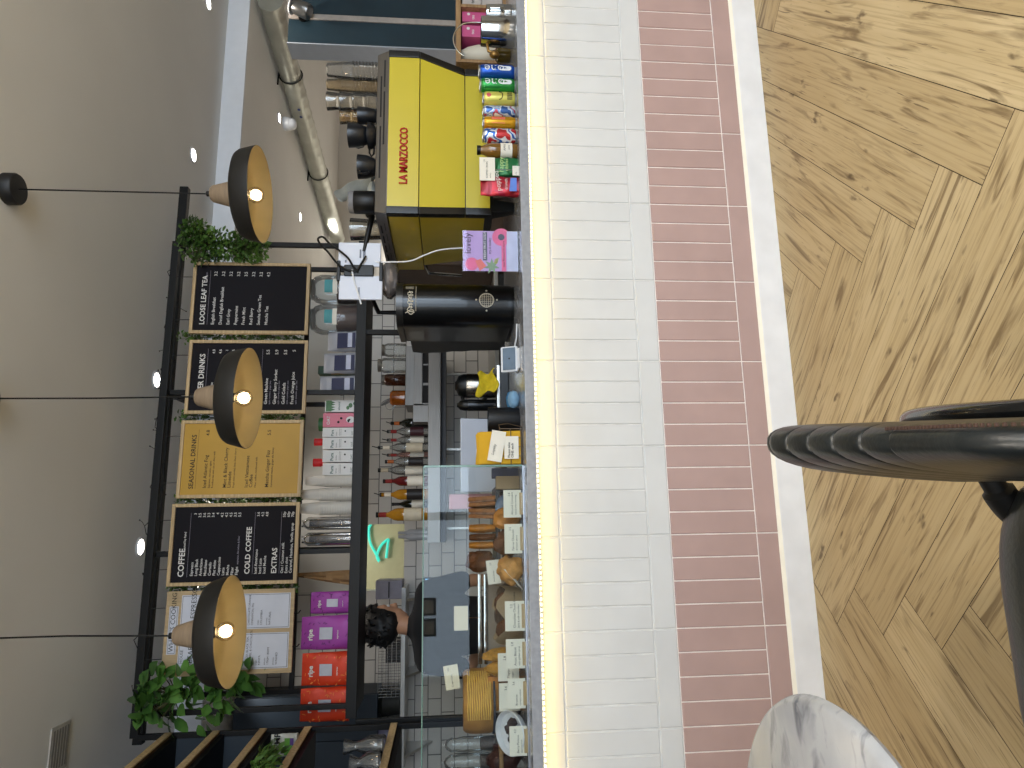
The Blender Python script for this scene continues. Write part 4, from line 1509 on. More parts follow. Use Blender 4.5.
# crumpled brown paper bag
X, W, H = on_shelf(297, 354, 571, 586, LY+.05)
b = B()
b.grid(9, 14, lambda u, v: ((W*.55*(1-.75*u)*math.cos(2*PI*v))+.02*u, W*.4*(1-.9*u)*math.sin(2*PI*v)+.008*math.sin(v*40+u*7), H*u), True)
single('brown_paper_bag', b, mat('brown_kraft', '#8a6a45', .8, var=.15, scale=30, bump=.4), 'crumpled brown paper bag right of the purple packets', 'paper bag', (X, LY+.05, SHZ))
# purple and red coffee pouches
PUR = mat('purple_foil', '#9a3f9a', .5, .1, .05, 6)
RED = mat('orange_red_foil', '#cf3a17', .5, .1, .06, 6)
DPUR, DRED = mat('dark_purple_print', '#6d2470', .6), mat('yellow_orange_print', '#e07a2c', .6)
SILV = mat('silver_sticker', '#aeb0bb', .4, .3)
for k, (x0, x1, y0, y1, m, dk, lab, dy) in enumerate(((311, 348, 591, 614, PUR, DPUR, 'purple coffee pouch, smaller one partly behind, beside the brown paper bag', .07),
                                               (301.5, 350, 615, 650, PUR, DPUR, 'purple coffee pouch standing next to the orange red pouches', 0),
                                               (302, 349, 651.5, 686, RED, DRED, 'orange red coffee pouch standing next to the purple pouches', 0),
                                               (300.5, 349, 686.5, 722, RED, DRED, 'orange red coffee pouch at the left end of the shelf', 0))):
    t, W, H, ff = pouch('coffee_pouch', x0, x1, y0, y1, LY-.02+dy, m, lab, 'coffee pouch', grp='bright coffee pouches on the overhead shelf', z=SHZ, thick=.42)
    b = B()
    b.mi = 0
    yy = lambda z: ff(z)-.0015
    b.poly([(-W*.17, yy(H*.36), H*.36), (W*.17, yy(H*.36), H*.36), (W*.17, yy(H*.6), H*.62), (-W*.17, yy(H*.6), H*.62)])
    b.mi = 1
    b.text('ripe', -W*.2, H*.76, W*.2, yy(H*.76), .03)
    b.text('espresso', -W*.16, H*.24, W*.07, yy(H*.2)-.001, .01)
    b.mi = 2
    rnd = random.Random(k)
    for i in range(46):
        u, v, a = rnd.uniform(-.44, .44), rnd.uniform(.03, .93), rnd.uniform(0, PI)
        if abs(u) < .24 and .2 < v < .9:
            continue
        l = .006
        z = v*H
        dx, dz = l*math.cos(a), l*math.sin(a)
        px, pz = -.0016*math.sin(a), .0016*math.cos(a)
        b.poly([(u*W-dx+px, yy(z), z-dz+pz), (u*W-dx-px, yy(z), z-dz-pz), (u*W+dx-px, yy(z), z+dz-pz), (u*W+dx+px, yy(z), z+dz+px+pz)])
    part('print', b, [SILV, CHALK, dk], t, None, None)

# ================================================================== back bar
b = B(); b.box(0, 1.0, 0, .42, 0, 1.63, .004)  # made-up cupboard covering the brightly lit wall behind the gap
t = thing('added_cupboard', 'dark brown cupboard added to darken the gap between the yellow machine and the grinder', 'cupboard', (1.76, 4.5, 0))
part('carcass', b, mat('dark_brown_cupboard', '#4a3a2e', .6), t)
for k in range(2):
    b = B(); b.box(.004+.5*k, .494+.5*k, -.018, 0, .08, 1.625, .003)
    part('door', b, mat('dark_brown_cupboard', '#4a3a2e', .6), t)
BY = 4.45
BCZ = .93
bk = thing('back_counter', 'dark back counter along the tiled wall with steel top', 'counter', (0, BY, 0))
b = B(); b.box(-1.8, 1.7, .03, .72, .05, BCZ-.03)
part('cabinets', b, mat('dark_cabinets', '#2a2c2f', .5), bk)
b = B(); b.box(-1.82, 1.72, 0, .74, BCZ-.03, BCZ, .003)
part('steel_top', b, STEEL, bk, 'brushed steel top')
b = B()
for x in (-1.1, -.4, .3, 1.0):
    b.box(x-.003, x+.003, .024, .03, .08, BCZ-.05)
part('door_gaps', b, INK, bk, None, None)
hX0, hX1 = at(434, 543, BY).x, at(434, 338, BY).x
HT, HB = at(428, 440, BY).z, at(440.5, 440, BY).z
hd = thing('steel_hood', 'long brushed steel shelf box below the spirit bottles', 'steel shelf', ((hX0+hX1)/2, BY, HB))
hw = (hX1-hX0)/2
DULL = mat('dull_steel', '#7d7b78', .42, .9, .08, 5, aniso=(1, 1, 30))
b = B(); b.box(-hw, hw, 0, .45, 0, HT-HB, .003)
part('shelf_box', b, DULL, hd)
b = B(); b.box(-hw, hw, .10, .74, -.035, -.001, .002)
part('under_tray', b, mat('dark_tray', '#4a4a4c', .5, .4), hd, 'dark under tray')
for s_ in (-.62, 0, .62):
    b = B()
    b.box(s_*hw*1.4-.008, s_*hw*1.4+.008, .70, .735, -.36, -.03)
    part('bracket', b, STEEL, hd)
# steel appliance with three black slots
aX0, aX1 = at(415, 404, BY+.04).x, at(415, 344, BY+.04).x
AT = at(405, 372, BY+.04).z
ap = thing('steel_sandwich_grill', 'stepped brushed steel appliance with black slots under the glass jars', 'grill', ((aX0+aX1)/2, BY+.04, HT))
aw = (aX1-aX0)/2
ah = AT-HT
b = B()
b.box(-aw, aw, .0, .34, ah*.26, ah*.62, .003)
b.box(-aw, aw, .05, .34, ah*.62, ah, .003)
b.box(-aw, aw, .02, .34, 0, ah*.27, .002)
part('casing', b, DULL, ap)
b = B()
for u in (-.95, -.28, .36):
    b.box(u*aw, u*aw+aw*.58, -.001+.018, .03, ah*.01, ah*.25)
part('slots', b, INK, ap, 'black slots', None)
bX0, bX1 = at(420, 422, BY+.06).x, at(420, 405, BY+.06).x
b = B()
q = at(413, 412, BY+.06).z-HT
b.box(-(bX1-bX0)/2, (bX1-bX0)/2, 0, .3, 0, q, .003)
single('steel_bain_marie', b, DULL, 'small brushed steel box left of the black slotted appliance', 'steel box', ((bX0+bX1)/2, BY+.06, HT))
# jars on the appliance
for x0, x1, y0, y1, kind, lab in ((382, 404.5, 343.5, 357, 'clear', 'empty clear jar on the steel appliance, nearest the grinder'), (378, 404.5, 358, 373, 'clear', 'wider empty clear jar on the steel appliance'), (382, 404.5, 374, 386, 'brown', 'jar of dark brown syrup on the steel appliance')):
    X, Z, W, H = rect(x0, x1, y0, y1, BY+.16)
    H = Z+H-AT
    r = W/2
    t = thing('preserving_jar', lab, 'jar', (X, BY+.16, AT))
    b = B(); b.lathe([(r*.92, 0), (r, .006), (r, H*.78), (r*.8, H*.9)], seg=26, closed=False)
    part('glass_body', b, JARG if kind == 'clear' else mat('brown_syrup', '#3a1d10', .12, coat=.5), t)
    b = B(); b.lathe([(r*.82, H*.88), (r*.84, H), (.001, H)], seg=24)
    part('lid', b, mat('dull_jar_lid', '#7d7a74', .4, .6), t)
X, Z, W, H = rect(383, 404.5, 389, 407, BY+.16)
H = Z+H-AT
t = thing('clip_top_jar', 'amber jar with open clip top lid left of the brown syrup jar', 'jar', (X, BY+.16, AT))
r = W*.42
b = B(); b.lathe([(r*.9, 0), (r, .006), (r, H*.6), (r*.8, H*.68)], seg=26)
part('glass_body', b, mat('amber_honey', '#8a4a14', .12, coat=.6, var=.3, scale=30), t, 'amber contents')
b = B(); b.lathe([(r*.85, 0), (r*.85, .012), (.001, .014)], seg=26)
b.xf(Matrix.Translation((-r*.6, 0, H*.82)) @ Matrix.Rotation(R(62), 4, 'Y'))
part('lid', b, mat('grey_glass_lid', '#7c7e80', .25), t)
b = B(); b.tube([(-r*1.0+.03*math.cos(a), -.01, H*.68+.03*math.sin(a)) for a in [2*PI*i/18 for i in range(18)]], .002, 5, closed=True)
part('wire_clip', b, CHROME, t)
# spirit bottles
BTL = {'clear': glass('clear_bottle', (.86, .88, .87), 1.6, .03, .9, .10), 'dark': mat('dark_green_bottle', '#161a12', .12, coat=.5), 'gold': mat('golden_spirit', '#a8761c', .1, var=.15, coat=.6), 'red': mat('red_spirit', '#5c1518', .12, coat=.5), 'rose': glass('rose_bottle', (.85, .6, .55), 1.6, .03, .9, .15)}
LABC = {'white': PAPER, 'black': mat('black_label', '#1b1718', .5), 'red': mat('red_label', '#8f2420', .5), 'plum': mat('plum_label', '#3a1720', .5), 'cream': mat('cream_label', '#c9bfa8', .6), 'orange': mat('orange_neck', '#b8642a', .5)}
SPIR = 0
def spirit(x0, x1, y0, y1, Y, kind, lc, neck, lab, pour=True):
    X, Z, W, H = rect(x0, x1, y0, y1, Y)
    H = Z+H-HT
    r = W/2
    t = thing('spirit_bottle', lab, 'bottle', (X, Y, HT), group='spirit bottles on the steel shelf')
    hb = H*(.86 if pour else 1)
    b = B(); b.lathe([(r*.92, 0), (r, .006), (r, hb*.58), (r*.9, hb*.65), (r*.42, hb*.76), (r*.36, hb*.80), (r*.36, hb*.97), (r*.40, hb*.975), (r*.38, hb)], seg=22)
    part('glass_body', b, BTL[kind], t)
    b = B(); b.lathe([(r*1.015, hb*.12), (r*1.015, hb*.46)], seg=24, closed=False)
    part('label', b, LABC[lc], t)
    b = B(); b.lathe([(r*.40, hb*.80), (r*.385, hb*.94)], seg=18, closed=False)
    part('neck_label', b, LABC[neck], t)
    b = B()
    if pour:
        b.lathe([(r*.38, hb*.99), (r*.4, hb*1.03), (r*.15, hb*1.05)], seg=14)
        b.tube([(0, 0, hb*1.04), (r*.15, 0, hb*1.1), (r*.3, -.003, H)], .0032, 6)
    else:
        b.lathe([(r*.42, hb*.95), (r*.42, hb*1.0), (.001, hb*1.0)], seg=14)
    part('pourer' if pour else 'cap', b, BLKPL, t)
names = ['first', 'second', 'third', 'fourth', 'fifth', 'sixth', 'seventh', 'eighth', 'ninth', 'tenth', 'eleventh']
for i, q in enumerate(((386, 428, 418.5, 428, BY+.22, 'dark', 'black', 'orange', True), (382, 428, 427, 436, BY+.1, 'clear', 'plum', 'red', True), (382, 428, 436, 444, BY+.16, 'clear', 'white', 'red', True),
                      (372, 428, 443, 452, BY+.10, 'clear', 'cream', 'white', True), (382, 428, 451, 459, BY+.18, 'rose', 'white', 'red', True), (385, 428, 457, 466, BY+.08, 'clear', 'black', 'orange', False),
                      (378, 428, 465, 475, BY+.18, 'clear', 'white', 'cream', False), (383, 428, 476, 486, BY+.1, 'red', 'white', 'red', False), (374, 428, 489, 500, BY+.12, 'gold', 'black', 'white', True),
                      (392, 428, 500, 508, BY+.2, 'dark', 'white', 'black', False))):
    spirit(*q[:-1], f'{names[i]} bottle along the spirit row counting from the steel box, {("dark glass", "clear with plum label", "clear with white label", "clear with cream label", "rosy glass", "clear with black label", "clear with tall cap", "red liquid", "golden with black label", "dark glass with white label")[i]}', q[-1])
spirit(376, 425, 508, 521, BY+.06, 'gold', 'cream', 'red', 'large golden whisky bottle at the left end of the bottle row', False)
# tall thin grey bottles on the shelf left of the whisky
for y0, y1, x0, lab in ((529, 536, 398, 'slim grey syrup bottle left of the golden whisky bottle'), (543, 551, 398, 'slim grey syrup bottle at the far left end of the steel shelf')):
    X, Z, W, H = rect(x0, 447, y0, y1, BY+.2)
    r = W/2
    H = Z+H-HT if Z+H-HT > .1 else .2
    b = B(); b.lathe([(r, 0), (r, H*.6), (r*.5, H*.75), (r*.4, H), (.001, H)], seg=18)
    single('syrup_bottle', b, mat('pale_grey_syrup', '#8d8f92', .3, coat=.4), lab, 'bottle', (min(X, hX1-.05), BY+.2, HT) if X > hX0 else (hX0+.04+.07*(y0 < 540), BY+.2, HT))

# steel shelf on the wall with baskets and a grey box
ws0, ws1 = at(402, 775, 4.83).x, at(402, 588, 4.83).x
WSZ = at(401, 640, 4.83).z
sh = thing('wall_shelf', 'long steel wall shelf on the tiles behind the barista', 'shelf', ((ws0+ws1)/2, 4.83, WSZ))
ww = (ws1-ws0)/2
b = B(); b.box(-ww, ww, 0, YB-4.83, -.028, 0, .002)
part('board', b, STEEL, sh)
for s_ in (-.85, 0, .85):
    b = B()
    b.prism([(.05, -.028), (YB-4.83, -.028), (YB-4.83, -.2)], 'x', s_*ww-.008, s_*ww+.008)
    part('bracket', b, STEEL, sh)
X, Z, W, H = rect(378, 401, 637, 697, 4.88)
t = thing('wire_basket', 'wide wire basket on the steel wall shelf left of the barista', 'basket', (X, 4.88, WSZ))
b = B()
for i in range(22):
    x = -W/2+W*i/21
    b.tube([(x, 0, .002), (x, 0, H)], .0016, 5)
    b.tube([(x, 0, .002), (x, .24, .002)], .0016, 5)
for j in range(6):
    z = .003+(H-.004)*j/5
    b.tube([(-W/2, 0, z), (W/2, 0, z), (W/2, .24, z), (-W/2, .24, z)], .0018, 5, closed=True)
part('wires', b, CHROME, t, None, None)
b = B()
b.box(W*.05, W*.42, .02, .2, .006, H*.7, .004)
part('folded_cloths', b, mat('dark_cloth', '#3c3a3a', .9, var=.2, scale=40), t)
X, Z, W, H = rect(374, 401, 585, 604, 4.9)
t = thing('towel_dispenser', 'grey paper towel box on the wall shelf right of the barista', 'dispenser', (X+.03, 4.9, WSZ))
b = B(); b.box(-W/2, W/2, 0, .2, 0, H, .008)
part('case', b, mat('lilac_grey_plastic', '#8b8996', .5), t)
b = B(); b.box(-W*.42, W*.42, -.002, .003, H*.48, H*.52)
part('slot', b, INK, t, None, None)
# mauve bowl tipped on its side on the shelf, dark plant pot
X, Z, W, H = rect(388, 401, 697, 712, 4.9)
b = B(); b.lathe([(.06, 0), (.075, .01), (.085, .12), (.08, .12), (.06, .02), (.001, .02)], seg=26, closed=False)
b.ball((0, 0, .12), .075, 1, 1, .5, 2, .2)
single('dark_bowl', b, mat('olive_black', '#23241f', .6, var=.3, scale=40), 'dark bowl heaped with greens on the wall shelf', 'bowl', (X, 4.96, WSZ))
# second, lower rail of small hooks and papers on the tiles
X, Z, W, H = rect(463, 474, 690, 730, YB)
t = thing('hook_rail', 'thin black hook rail on the tiles behind the cake', 'hook rail', (X, YB-.012, Z))
b = B(); b.box(-W/2, W/2, 0, .010, H*.3, H*.5)
part('rail', b, BLACK, t)
b = B()
for i in range(7):
    x = -W/2+W*(i+.5)/7
    b.tube([(x, 0, H*.3), (x, -.015, .0), (x, -.03, H*.12)], .003, 5)
part('hooks', b, BLACK, t, None, None)
# till screen
X, Z, W, H = rect(424, 436, 577, 594, 4.62)
t = thing('till_screen', 'small blue lit till screen on a pole beside the barista', 'screen', (X, 4.62, BCZ))
b = B(); b.lathe([(.07, 0), (.07, .01), (.012, .014), (.012, Z-BCZ+.02)], seg=20)
part('pole', b, CHROME, t)
b = B(); b.cbox(0, -.02, Z-BCZ+H/2, W, .02, H*1.05, .004, rx=R(-12))
part('case', b, BLKPL, t)
b = B(); b.cbox(0, -.033, Z-BCZ+H/2, W*.84, .002, H*.8, 0, rx=R(-12))
part('display', b, emis('blue_screen', '#6fa8d8', 1.0), t, 'blue lit display')
# clock-like round dial leaning on the sill
X, Z, W, H = rect(381, 398, 386, 404, YB-.02)
# neon squiggle seen through the pass-through
NX, NZ = at(378, 545, 6.5).x, at(378, 545, 6.5).z
b = B()
ps = [Vector((NX+.13*math.sin(i*.9)+.02*i-.12, 6.56, NZ-.10+.022*i+.03*math.cos(i*1.7))) for i in range(12)]
b.tube([p-Vector((NX, 6.56, NZ)) for p in curve_pts(ps, 5)], .012, 8)
single('neon_sign', b, emis('turquoise_neon', '#2fb5a4', .75), 'turquoise neon squiggle on the cream kitchen wall', 'neon sign', (NX, 6.56, NZ))
p = at(366, 530, 6.0)
b = B(); b.tube([(-.28, .16, .015), (.28, -.16, -.015)], .02, 10)
single('strip_light', b, emis('strip_light_glow', (1, .95, .85), 5), 'slanting bright strip light in the kitchen ceiling', 'strip light', (p.x-.05, p.y, ZC2-.02))

# thermoses, cup tower and drawer in front of them
KY = 2.93
kz = SLT+.052
X0_, X1_ = at(497, 425, KY).x, at(497, 366, KY).x
t = thing('coffee_grounds_box', 'low black drawer with steel top carrying the thermoses', 'drawer', ((X0_+X1_)/2, KY, SLT))
kw = (X1_-X0_)/2
b = B(); b.box(-kw, kw, 0, .165, 0, .038, .003)
part('drawer_body', b, BLKPL, t)
b = B(); b.box(-kw-.004, kw+.004, -.004, .165, .038, .052, .002)
part('steel_top', b, STEEL, t, 'brushed steel top')
def flask(x0, y0, y1, Y, lab, m, black=True):
    X, Z, W, H = rect(x0, 492, y0, y1, Y)
    H = Z+H-kz
    r = W/2
    t = thing('vacuum_flask', lab, 'flask', (X, Y, kz), group='vacuum flasks behind the card reader')
    b = B(); b.lathe([(r*.94, 0), (r, .006), (r, H*.70), (r*.93, H*.76)], seg=32)
    part('body', b, m, t)
    b = B(); b.lathe([(r*.97, H*.70), (r*.97, H*.80), (r*.80, H*.92), (r*.40, H*.97), (r*.34, H), (.001, H)], seg=28)
    part('lid', b, BLKPL, t)
    if black:
        b = B()
        b.tube([(-r*.9, 0, H*.82), (-r*1.5, .0, H*.78), (-r*1.55, 0, H*.4), (-r*.95, 0, H*.25)], .009, 8)
        part('handle', b, BLKPL, t)
SAT = mat('satin_flask_steel', '#9a948a', .25, 1, .05)
flask(455, 374, 398, KY+.055, 'steel vacuum flask with black lid and yellow cloth over its foot', SAT)
flask(457, 399.5, 411, KY+.06, 'slim black flask beside the steel vacuum flask', mat('black_flask', '#16181b', .25, .4), False)
# steel pot behind
X, Z, W, H = rect(459, 492, 364, 378, KY+.13)
# yellow cloth
b = B()
def yc(u, v):
    x = .03-.10*u+.012*math.sin(v*7+u*3)
    return (x+.018*(v-.5), -.008*math.sin(u*10)-.012*math.cos(v*6)-.015*v, .085-.075*v*(1-.25*math.sin(u*6))-.012*math.sin(u*4))
b.grid(16, 12, yc)
o = single('cleaning_cloth', b, mat('yellow_microfibre', '#cdb520', .9, var=.12, scale=60, bump=.3), 'crumpled bright yellow cloth hung over the steel flask foot', 'cloth', (at(480, 381, KY-.02).x+.01, KY-.024, kz+.004))
md = o.modifiers.new('thick', 'SOLIDIFY'); md.thickness = .006
md = o.modifiers.new('sub', 'SUBSURF'); md.levels = md.render_levels = 1
# small round steel lid ball, black cup and blue cloths
X, W, H = on_slab(488, 518, 407.5, 432, 2.52)
r = W/2
b = B(); b.lathe([(r*.96, 0), (r, .004), (r, H), (r*.95, H), (r*.92, .008), (.001, .008)], seg=36, closed=False)
single('knock_box', b, mat('rubber_black', '#0e0f12', .45), 'matt black round tub standing right of the napkin basket', 'tub', (X, 2.52, SLT))
for x0, x1, y0, y1, lab, c in ((502, 512, 391, 409, 'balled bright blue cloth beside the black tub, the upper one', '#3f82b4'), (511, 522, 391, 408, 'balled pale blue cloth beside the black tub, the lower one', '#7aa0bd')):
    X, Z, W, H = rect(x0, x1, y0, y1, 2.6)
    Y = 2.62 if x0 == 502 else 2.50
    b = B(); b.ball((0, 0, H*.5), W*.5, 1, .8, H/W, 3, .06)
    single('blue_cloth', b, mat('blue_cloth'+c[1:3], c, .9, var=.15, scale=40, bump=.4), lab, 'cloth', (at(510, (y0+y1)/2, Y).x, Y, SLT))
# card reader display facing the customer
X, W, H = on_slab(501, 523, 344, 371, 2.44)
t = thing('customer_display', 'small white customer display on a squat stand at the counter edge', 'card reader', (X, 2.44, SLT))
b = B(); b.cbox(0, .03, H*.52, W*.96, .014, H*.95, .006, rx=R(-22))
part('screen_case', b, WHITE, t)
b = B(); b.cbox(0, .0195, H*.555, W*.82, .003, H*.70, .001, rx=R(-22))
p = part('screen', b, mat('grey_blue_screen', '#66798c', .15), t, 'grey blue screen')
b = B(); b.cbox(0, .0165, H*.55, W*.05, .002, H*.08, .0005, rx=R(-22))
part('icon', b, INK, p, None, None)
b = B(); b.hexa([(-W*.4, .0, 0), (W*.4, .0, 0), (W*.4, .1, 0), (-W*.4, .1, 0)], [(-W*.3, .025, H*.3), (W*.3, .025, H*.3), (W*.3, .06, H*.5), (-W*.3, .06, H*.5)], .004)
part('stand', b, WHITE, t)
b = B(); b.tube([(W*.3, .09, .01), (W*.55, .08, .012), (W*.9, .05, .006), (W*1.4, .05, .004)], .003, 6)
part('white_cable', b, WHITE, t)
# white tablet back with a dark mark
TY = 2.85
X, W, H = on_slab(460, 493, 418, 492, TY)
t = thing('till_tablet', 'large white tablet back with a small dark mark behind the napkin basket', 'tablet', (X, TY, SLT))
b = B(); b.cbox(0, .02, H-.075, W, .012, .15, .005, rx=R(12))
part('shell', b, mat('till_white', '#b9bfcb', .4, var=.02), t)
b = B(); b.ball((W*.37, .014, H-.03), .006, 1, .2, 1.4, 2)
part('dark_mark', b, INK, t)
b = B(); b.lathe([(.08, 0), (.08, .01), (.02, .014), (.02, H-.09)], (0, .06, 0), 20)
b.cbox(0, .04, H-.09, .05, .06, .05, .005)
part('stand', b, WHITE, t)
# napkin basket
NY = 2.44
X, W, H = on_slab(475, 522.5, 430, 466, NY)
t = thing('napkin_basket', 'wire basket of yellow napkins with white cards clipped on, beside the glass', 'basket', (X, NY, SLT))
b = B()
for z in (.004, H*.25, H*.48):
    b.tube([(-W/2, -.03, z), (W/2, -.03, z), (W/2, .05, z), (-W/2, .05, z)], .0016, 5, closed=True)
for i in range(5):
    x = -W/2+W*i/4
    b.tube([(x, -.03, .004), (x, -.03, H*.48)], .0014, 5)
    b.tube([(x, .05, .004), (x, .05, H*.48)], .0014, 5)
b.tube([(W/2, -.03, H*.48), (W*.62, -.02, H*.5), (W*.68, 0, H*.3), (W*.6, .01, .0)], .0018, 5)
part('wires', b, mat('bronze_wire', '#6a5a48', .4, .6), t, None, None)
b = B()
rnd = random.Random(3)
for i in range(7):
    y = -.022+.010*i
    tw_ = rnd.uniform(-.004, .004)
    b.hexa([(-W*.46, y, .006), (W*.46, y, .006), (W*.46, y+.007, .006), (-W*.46, y+.007, .006)], [(-W*.44+tw_, y+.004, H*rnd.uniform(.85, 1)), (W*.44+tw_, y+.002, H*rnd.uniform(.88, 1)), (W*.44, y+.01, H*.9), (-W*.44, y+.01, H*.9)], .002)
part('yellow_napkins', b, mat('mustard_napkin', '#d3a21c', .8, var=.08), t, 'mustard yellow napkins')
b = B()
b.cbox(W*.02, -.036, H*.55, W*.84, .001, H*.30, ry=R(10))
b.cbox(-W*.02, -.0335, H*.24, W*.62, .001, H*.30)
c_ = part('cards', b, PAPER, t, 'white cards', None)
b = B()
b.text('Please take', -W*.30, H*.27, .012, -.0345, .01)
b.text('ONE each', -W*.30, H*.20, .012, -.0345, .01)
b.text('Loyalty', -W*.22, H*.62, .013, -.0372, .0, rot=R(-14))
part('print', b, INK, c_, None, None)

# ================================================================== glass display case with cakes
GX1 = at(470, 466, 2.40).x          # right edge of the glass
GX0 = -1.05
GT = at(424, 480, 2.40).z
dc = thing('display_case', 'low glass display case of pastries on the left part of the counter', 'display case', ((GX0+GX1)/2, 2.40, SLT))
dw = (GX1-GX0)/2
b = B(); b.box(-dw, dw, 0, .008, .004, GT-SLT)
part('front_glass', b, glass('case_glass', (.97, .99, .98), .6, .004, .99, 0), dc, 'clear front glass')
b = B()
b.box(dw-.0035, dw+.0035, -.0005, .0085, .004, GT-SLT, .0008)
b.box(-dw, dw, -.0005, .0085, GT-SLT-.001, GT-SLT+.003, .0008)
part('glass_edge', b, mat('green_glass_edge', '#6f9184', .15, var=.08), dc, 'greenish polished glass edge')
b = B()
b.box(-dw, dw, -.004, .012, 0, .004, .0008)
part('base_channel', b, mat('case_alu', '#a9adb4', .3, .8), dc, 'aluminium base channel')
rx0, rx1 = at(480, 664, 2.98).x, at(480, 574, 2.98).x
rz0 = at(479, 620, 2.98).z
b = B()
cxr = (GX0+GX1)/2
b.box(rx0-cxr, rx1-cxr, .575, .59, rz0-SLT-.012, rz0-SLT+.004, .002)
b.box(rx0-cxr, rx1-cxr, .565, .58, rz0-SLT-.034, rz0-SLT-.020, .002)
part('rear_rail', b, CHROME, dc, 'polished rear rail')
b = B()
b.box(rx0-cxr, rx1-cxr, .58, .592, 0, rz0-SLT-.034)
part('rear_panel', b, mat('taupe_panel', '#8d8073', .7, var=.05), dc, 'taupe rear panel')
def riser(x_y0, x_y1, Y0, Y1, z, m, lab):
    xa_, xb_ = at(490, x_y1, (Y0+Y1)/2).x, at(490, x_y0, (Y0+Y1)/2).x
    t = thing('display_riser', lab, 'riser', ((xa_+xb_)/2, Y0, SLT))
    w_ = (xb_-xa_)/2
    b = B(); b.box(-w_, w_, 0, Y1-Y0, z-SLT-.014, z-SLT, .002)
    part('board', b, m, t)
    b = B()
    b.box(-w_+.01, -w_+.025, .02, Y1-Y0-.02, 0, z-SLT-.014)
    part('side', b, m, t)
    b = B()
    b.box(w_-.025, w_-.01, .02, Y1-Y0-.02, 0, z-SLT-.014)
    part('side', b, m, t)
RZ = 1.055
SLATE = mat('slate_board', '#2d3440', .5, var=.15, scale=20)
riser(488, 572, 2.62, 2.88, RZ, SLATE, 'dark slate riser under the sandwiches')
riser(735, 790, 2.62, 2.95, RZ, WOODB, 'brown wooden riser under the glass jars at the left end')
CRUST = mat('golden_crust', '#b87628', .5, var=.35, scale=24, bump=.5)
BROWN = mat('dark_bake', '#5a3212', .7, var=.4, scale=40, bump=.7)
CHOC = mat('chocolate_bake', '#3a2417', .6, var=.3, scale=40, bump=.5)
KRAFT = mat('kraft_paper', '#9a8568', .85, var=.1, scale=12)
BPAP = mat('brown_wrap', '#8e5a35', .75, var=.15, scale=10)
def lump(name, x0, x1, y0, y1, Y, m, lab, z, sy=1.0, jit=.05, sub=3, grp=None, cat='pastry', flat=False, power=1):
    X, Z, W, H = rect(x0, x1, y0, y1, Y)
    H = Z+H-z
    b = B()
    q = bmesh.ops.create_icosphere(b.bm, subdivisions=sub, radius=1)
    sd = random.random()*50
    from mathutils import noise
    for v in q['verts']:
        n = v.co.copy()
        k = 1+jit*2*noise.noise(n*2.2+Vector((sd, sd, sd)))+jit*noise.noise(n*5+Vector((sd, 0, 0)))
        zz = n.z*k
        if flat:
            zz = max(-.75, min(.8, zz*1.3))
        v.co = Vector((n.x*k*W/2, n.y*k*W/2*sy, (zz+(.75 if flat else 1))*H/(1.55 if flat else 2)))
    zmin = min(v.co.z for v in b.bm.verts)
    for v in b.bm.verts:
        v.co.z = max(0, v.co.z-zmin-.004)
    return single(name, b, m, lab, cat, (X, Y, z), group=grp)
def slab_cake(x0, x1, y0, y1, Y, m, m2, lab, z, dy, name='cake_slice', layers=3):
    X, Z, W, H = rect(x0, x1, y0, y1, Y)
    H = Z+H-z
    t = thing(name, lab, 'cake', (X, Y, z))
    b = B()
    n = layers
    for i in range(n):
        b.mi = i % 2
        b.cbox(random.uniform(-.002, .002), dy/2, H*(i+.5)/n, W*random.uniform(.95, 1), dy, H/n*.98, .003)
    part('layers', b, [m, m2], t, None)
    return t
# two bread sandwiches wrapped in brown paper on the slate riser
for x0, x1, y0, y1, lab, rz in ((467, 490, 497, 507, 'brown bread sandwich half standing upright on the slate riser, right of its pair', .1), (468, 490, 508, 518, 'brown bread sandwich half standing upright on the slate riser, left of its pair', -.1)):
    X, Z, W, H = rect(x0, x1, y0, y1, 2.70)
    H = Z+H-RZ
    t = thing('sandwich', lab, 'sandwich', (X, 2.70, RZ), rz, 'sandwiches on the slate riser')
    for i in range(2):
        b = B(); b.prism([(-.05, 0), (.05, 0), (.045, H*.7), (.0, H)], 'x', -W/2+i*W*.58, -W/2+i*W*.58+W*.4, .004)
        part('bread', b, mat('brown_bread', '#8a5a33', .8, var=.2, scale=60, bump=.4), t)
    b = B(); b.prism([(-.052, .002), (.052, .002), (.04, H*.66), (0, H*.92)], 'x', -W*.09, W*.09, .002)
    part('filling', b, mat('salad_filling', '#7c5a48', .7, var=.5, scale=60), t)
# steel-blue plate leaning behind
X, Z, W, H = rect(483, 502, 494, 521, 2.57)
b = B(); b.lathe([(.001, 0), (W*.32, 0), (W*.5, .012), (W*.5, .016), (W*.3, .005), (.001, .005)], seg=36, closed=False)
b.xf(Matrix.Rotation(R(62), 4, 'X') )
zz = min(v.co.z for v in b.bm.verts)
b.xf(Matrix.Translation((0, 0, -zz)))
single('blue_plate', b, mat('slate_blue_plate', '#4b5f78', .25), 'slate blue plate propped up below the sandwiches', 'plate', (X, 2.575, SLT))
# toasted panini: a stack
for i, (y0, y1) in enumerate(((524, 533), (533.5, 541), (541.5, 549))):
    lump('panini', 468, 489.5, y0, y1, 2.70, CRUST if i != 1 else BROWN, ('toasted panini half standing nearest the sandwiches', 'dark toasted panini half in the middle of the three', 'toasted panini half standing nearest the rocky scone')[i], RZ, 2.2, .05, grp='panini on the slate riser', flat=True)
lump('rocky_scone', 466, 489, 551, 572, 2.70, BROWN, 'craggy dark brown scone at the left end of the slate riser', RZ, 1, .16)
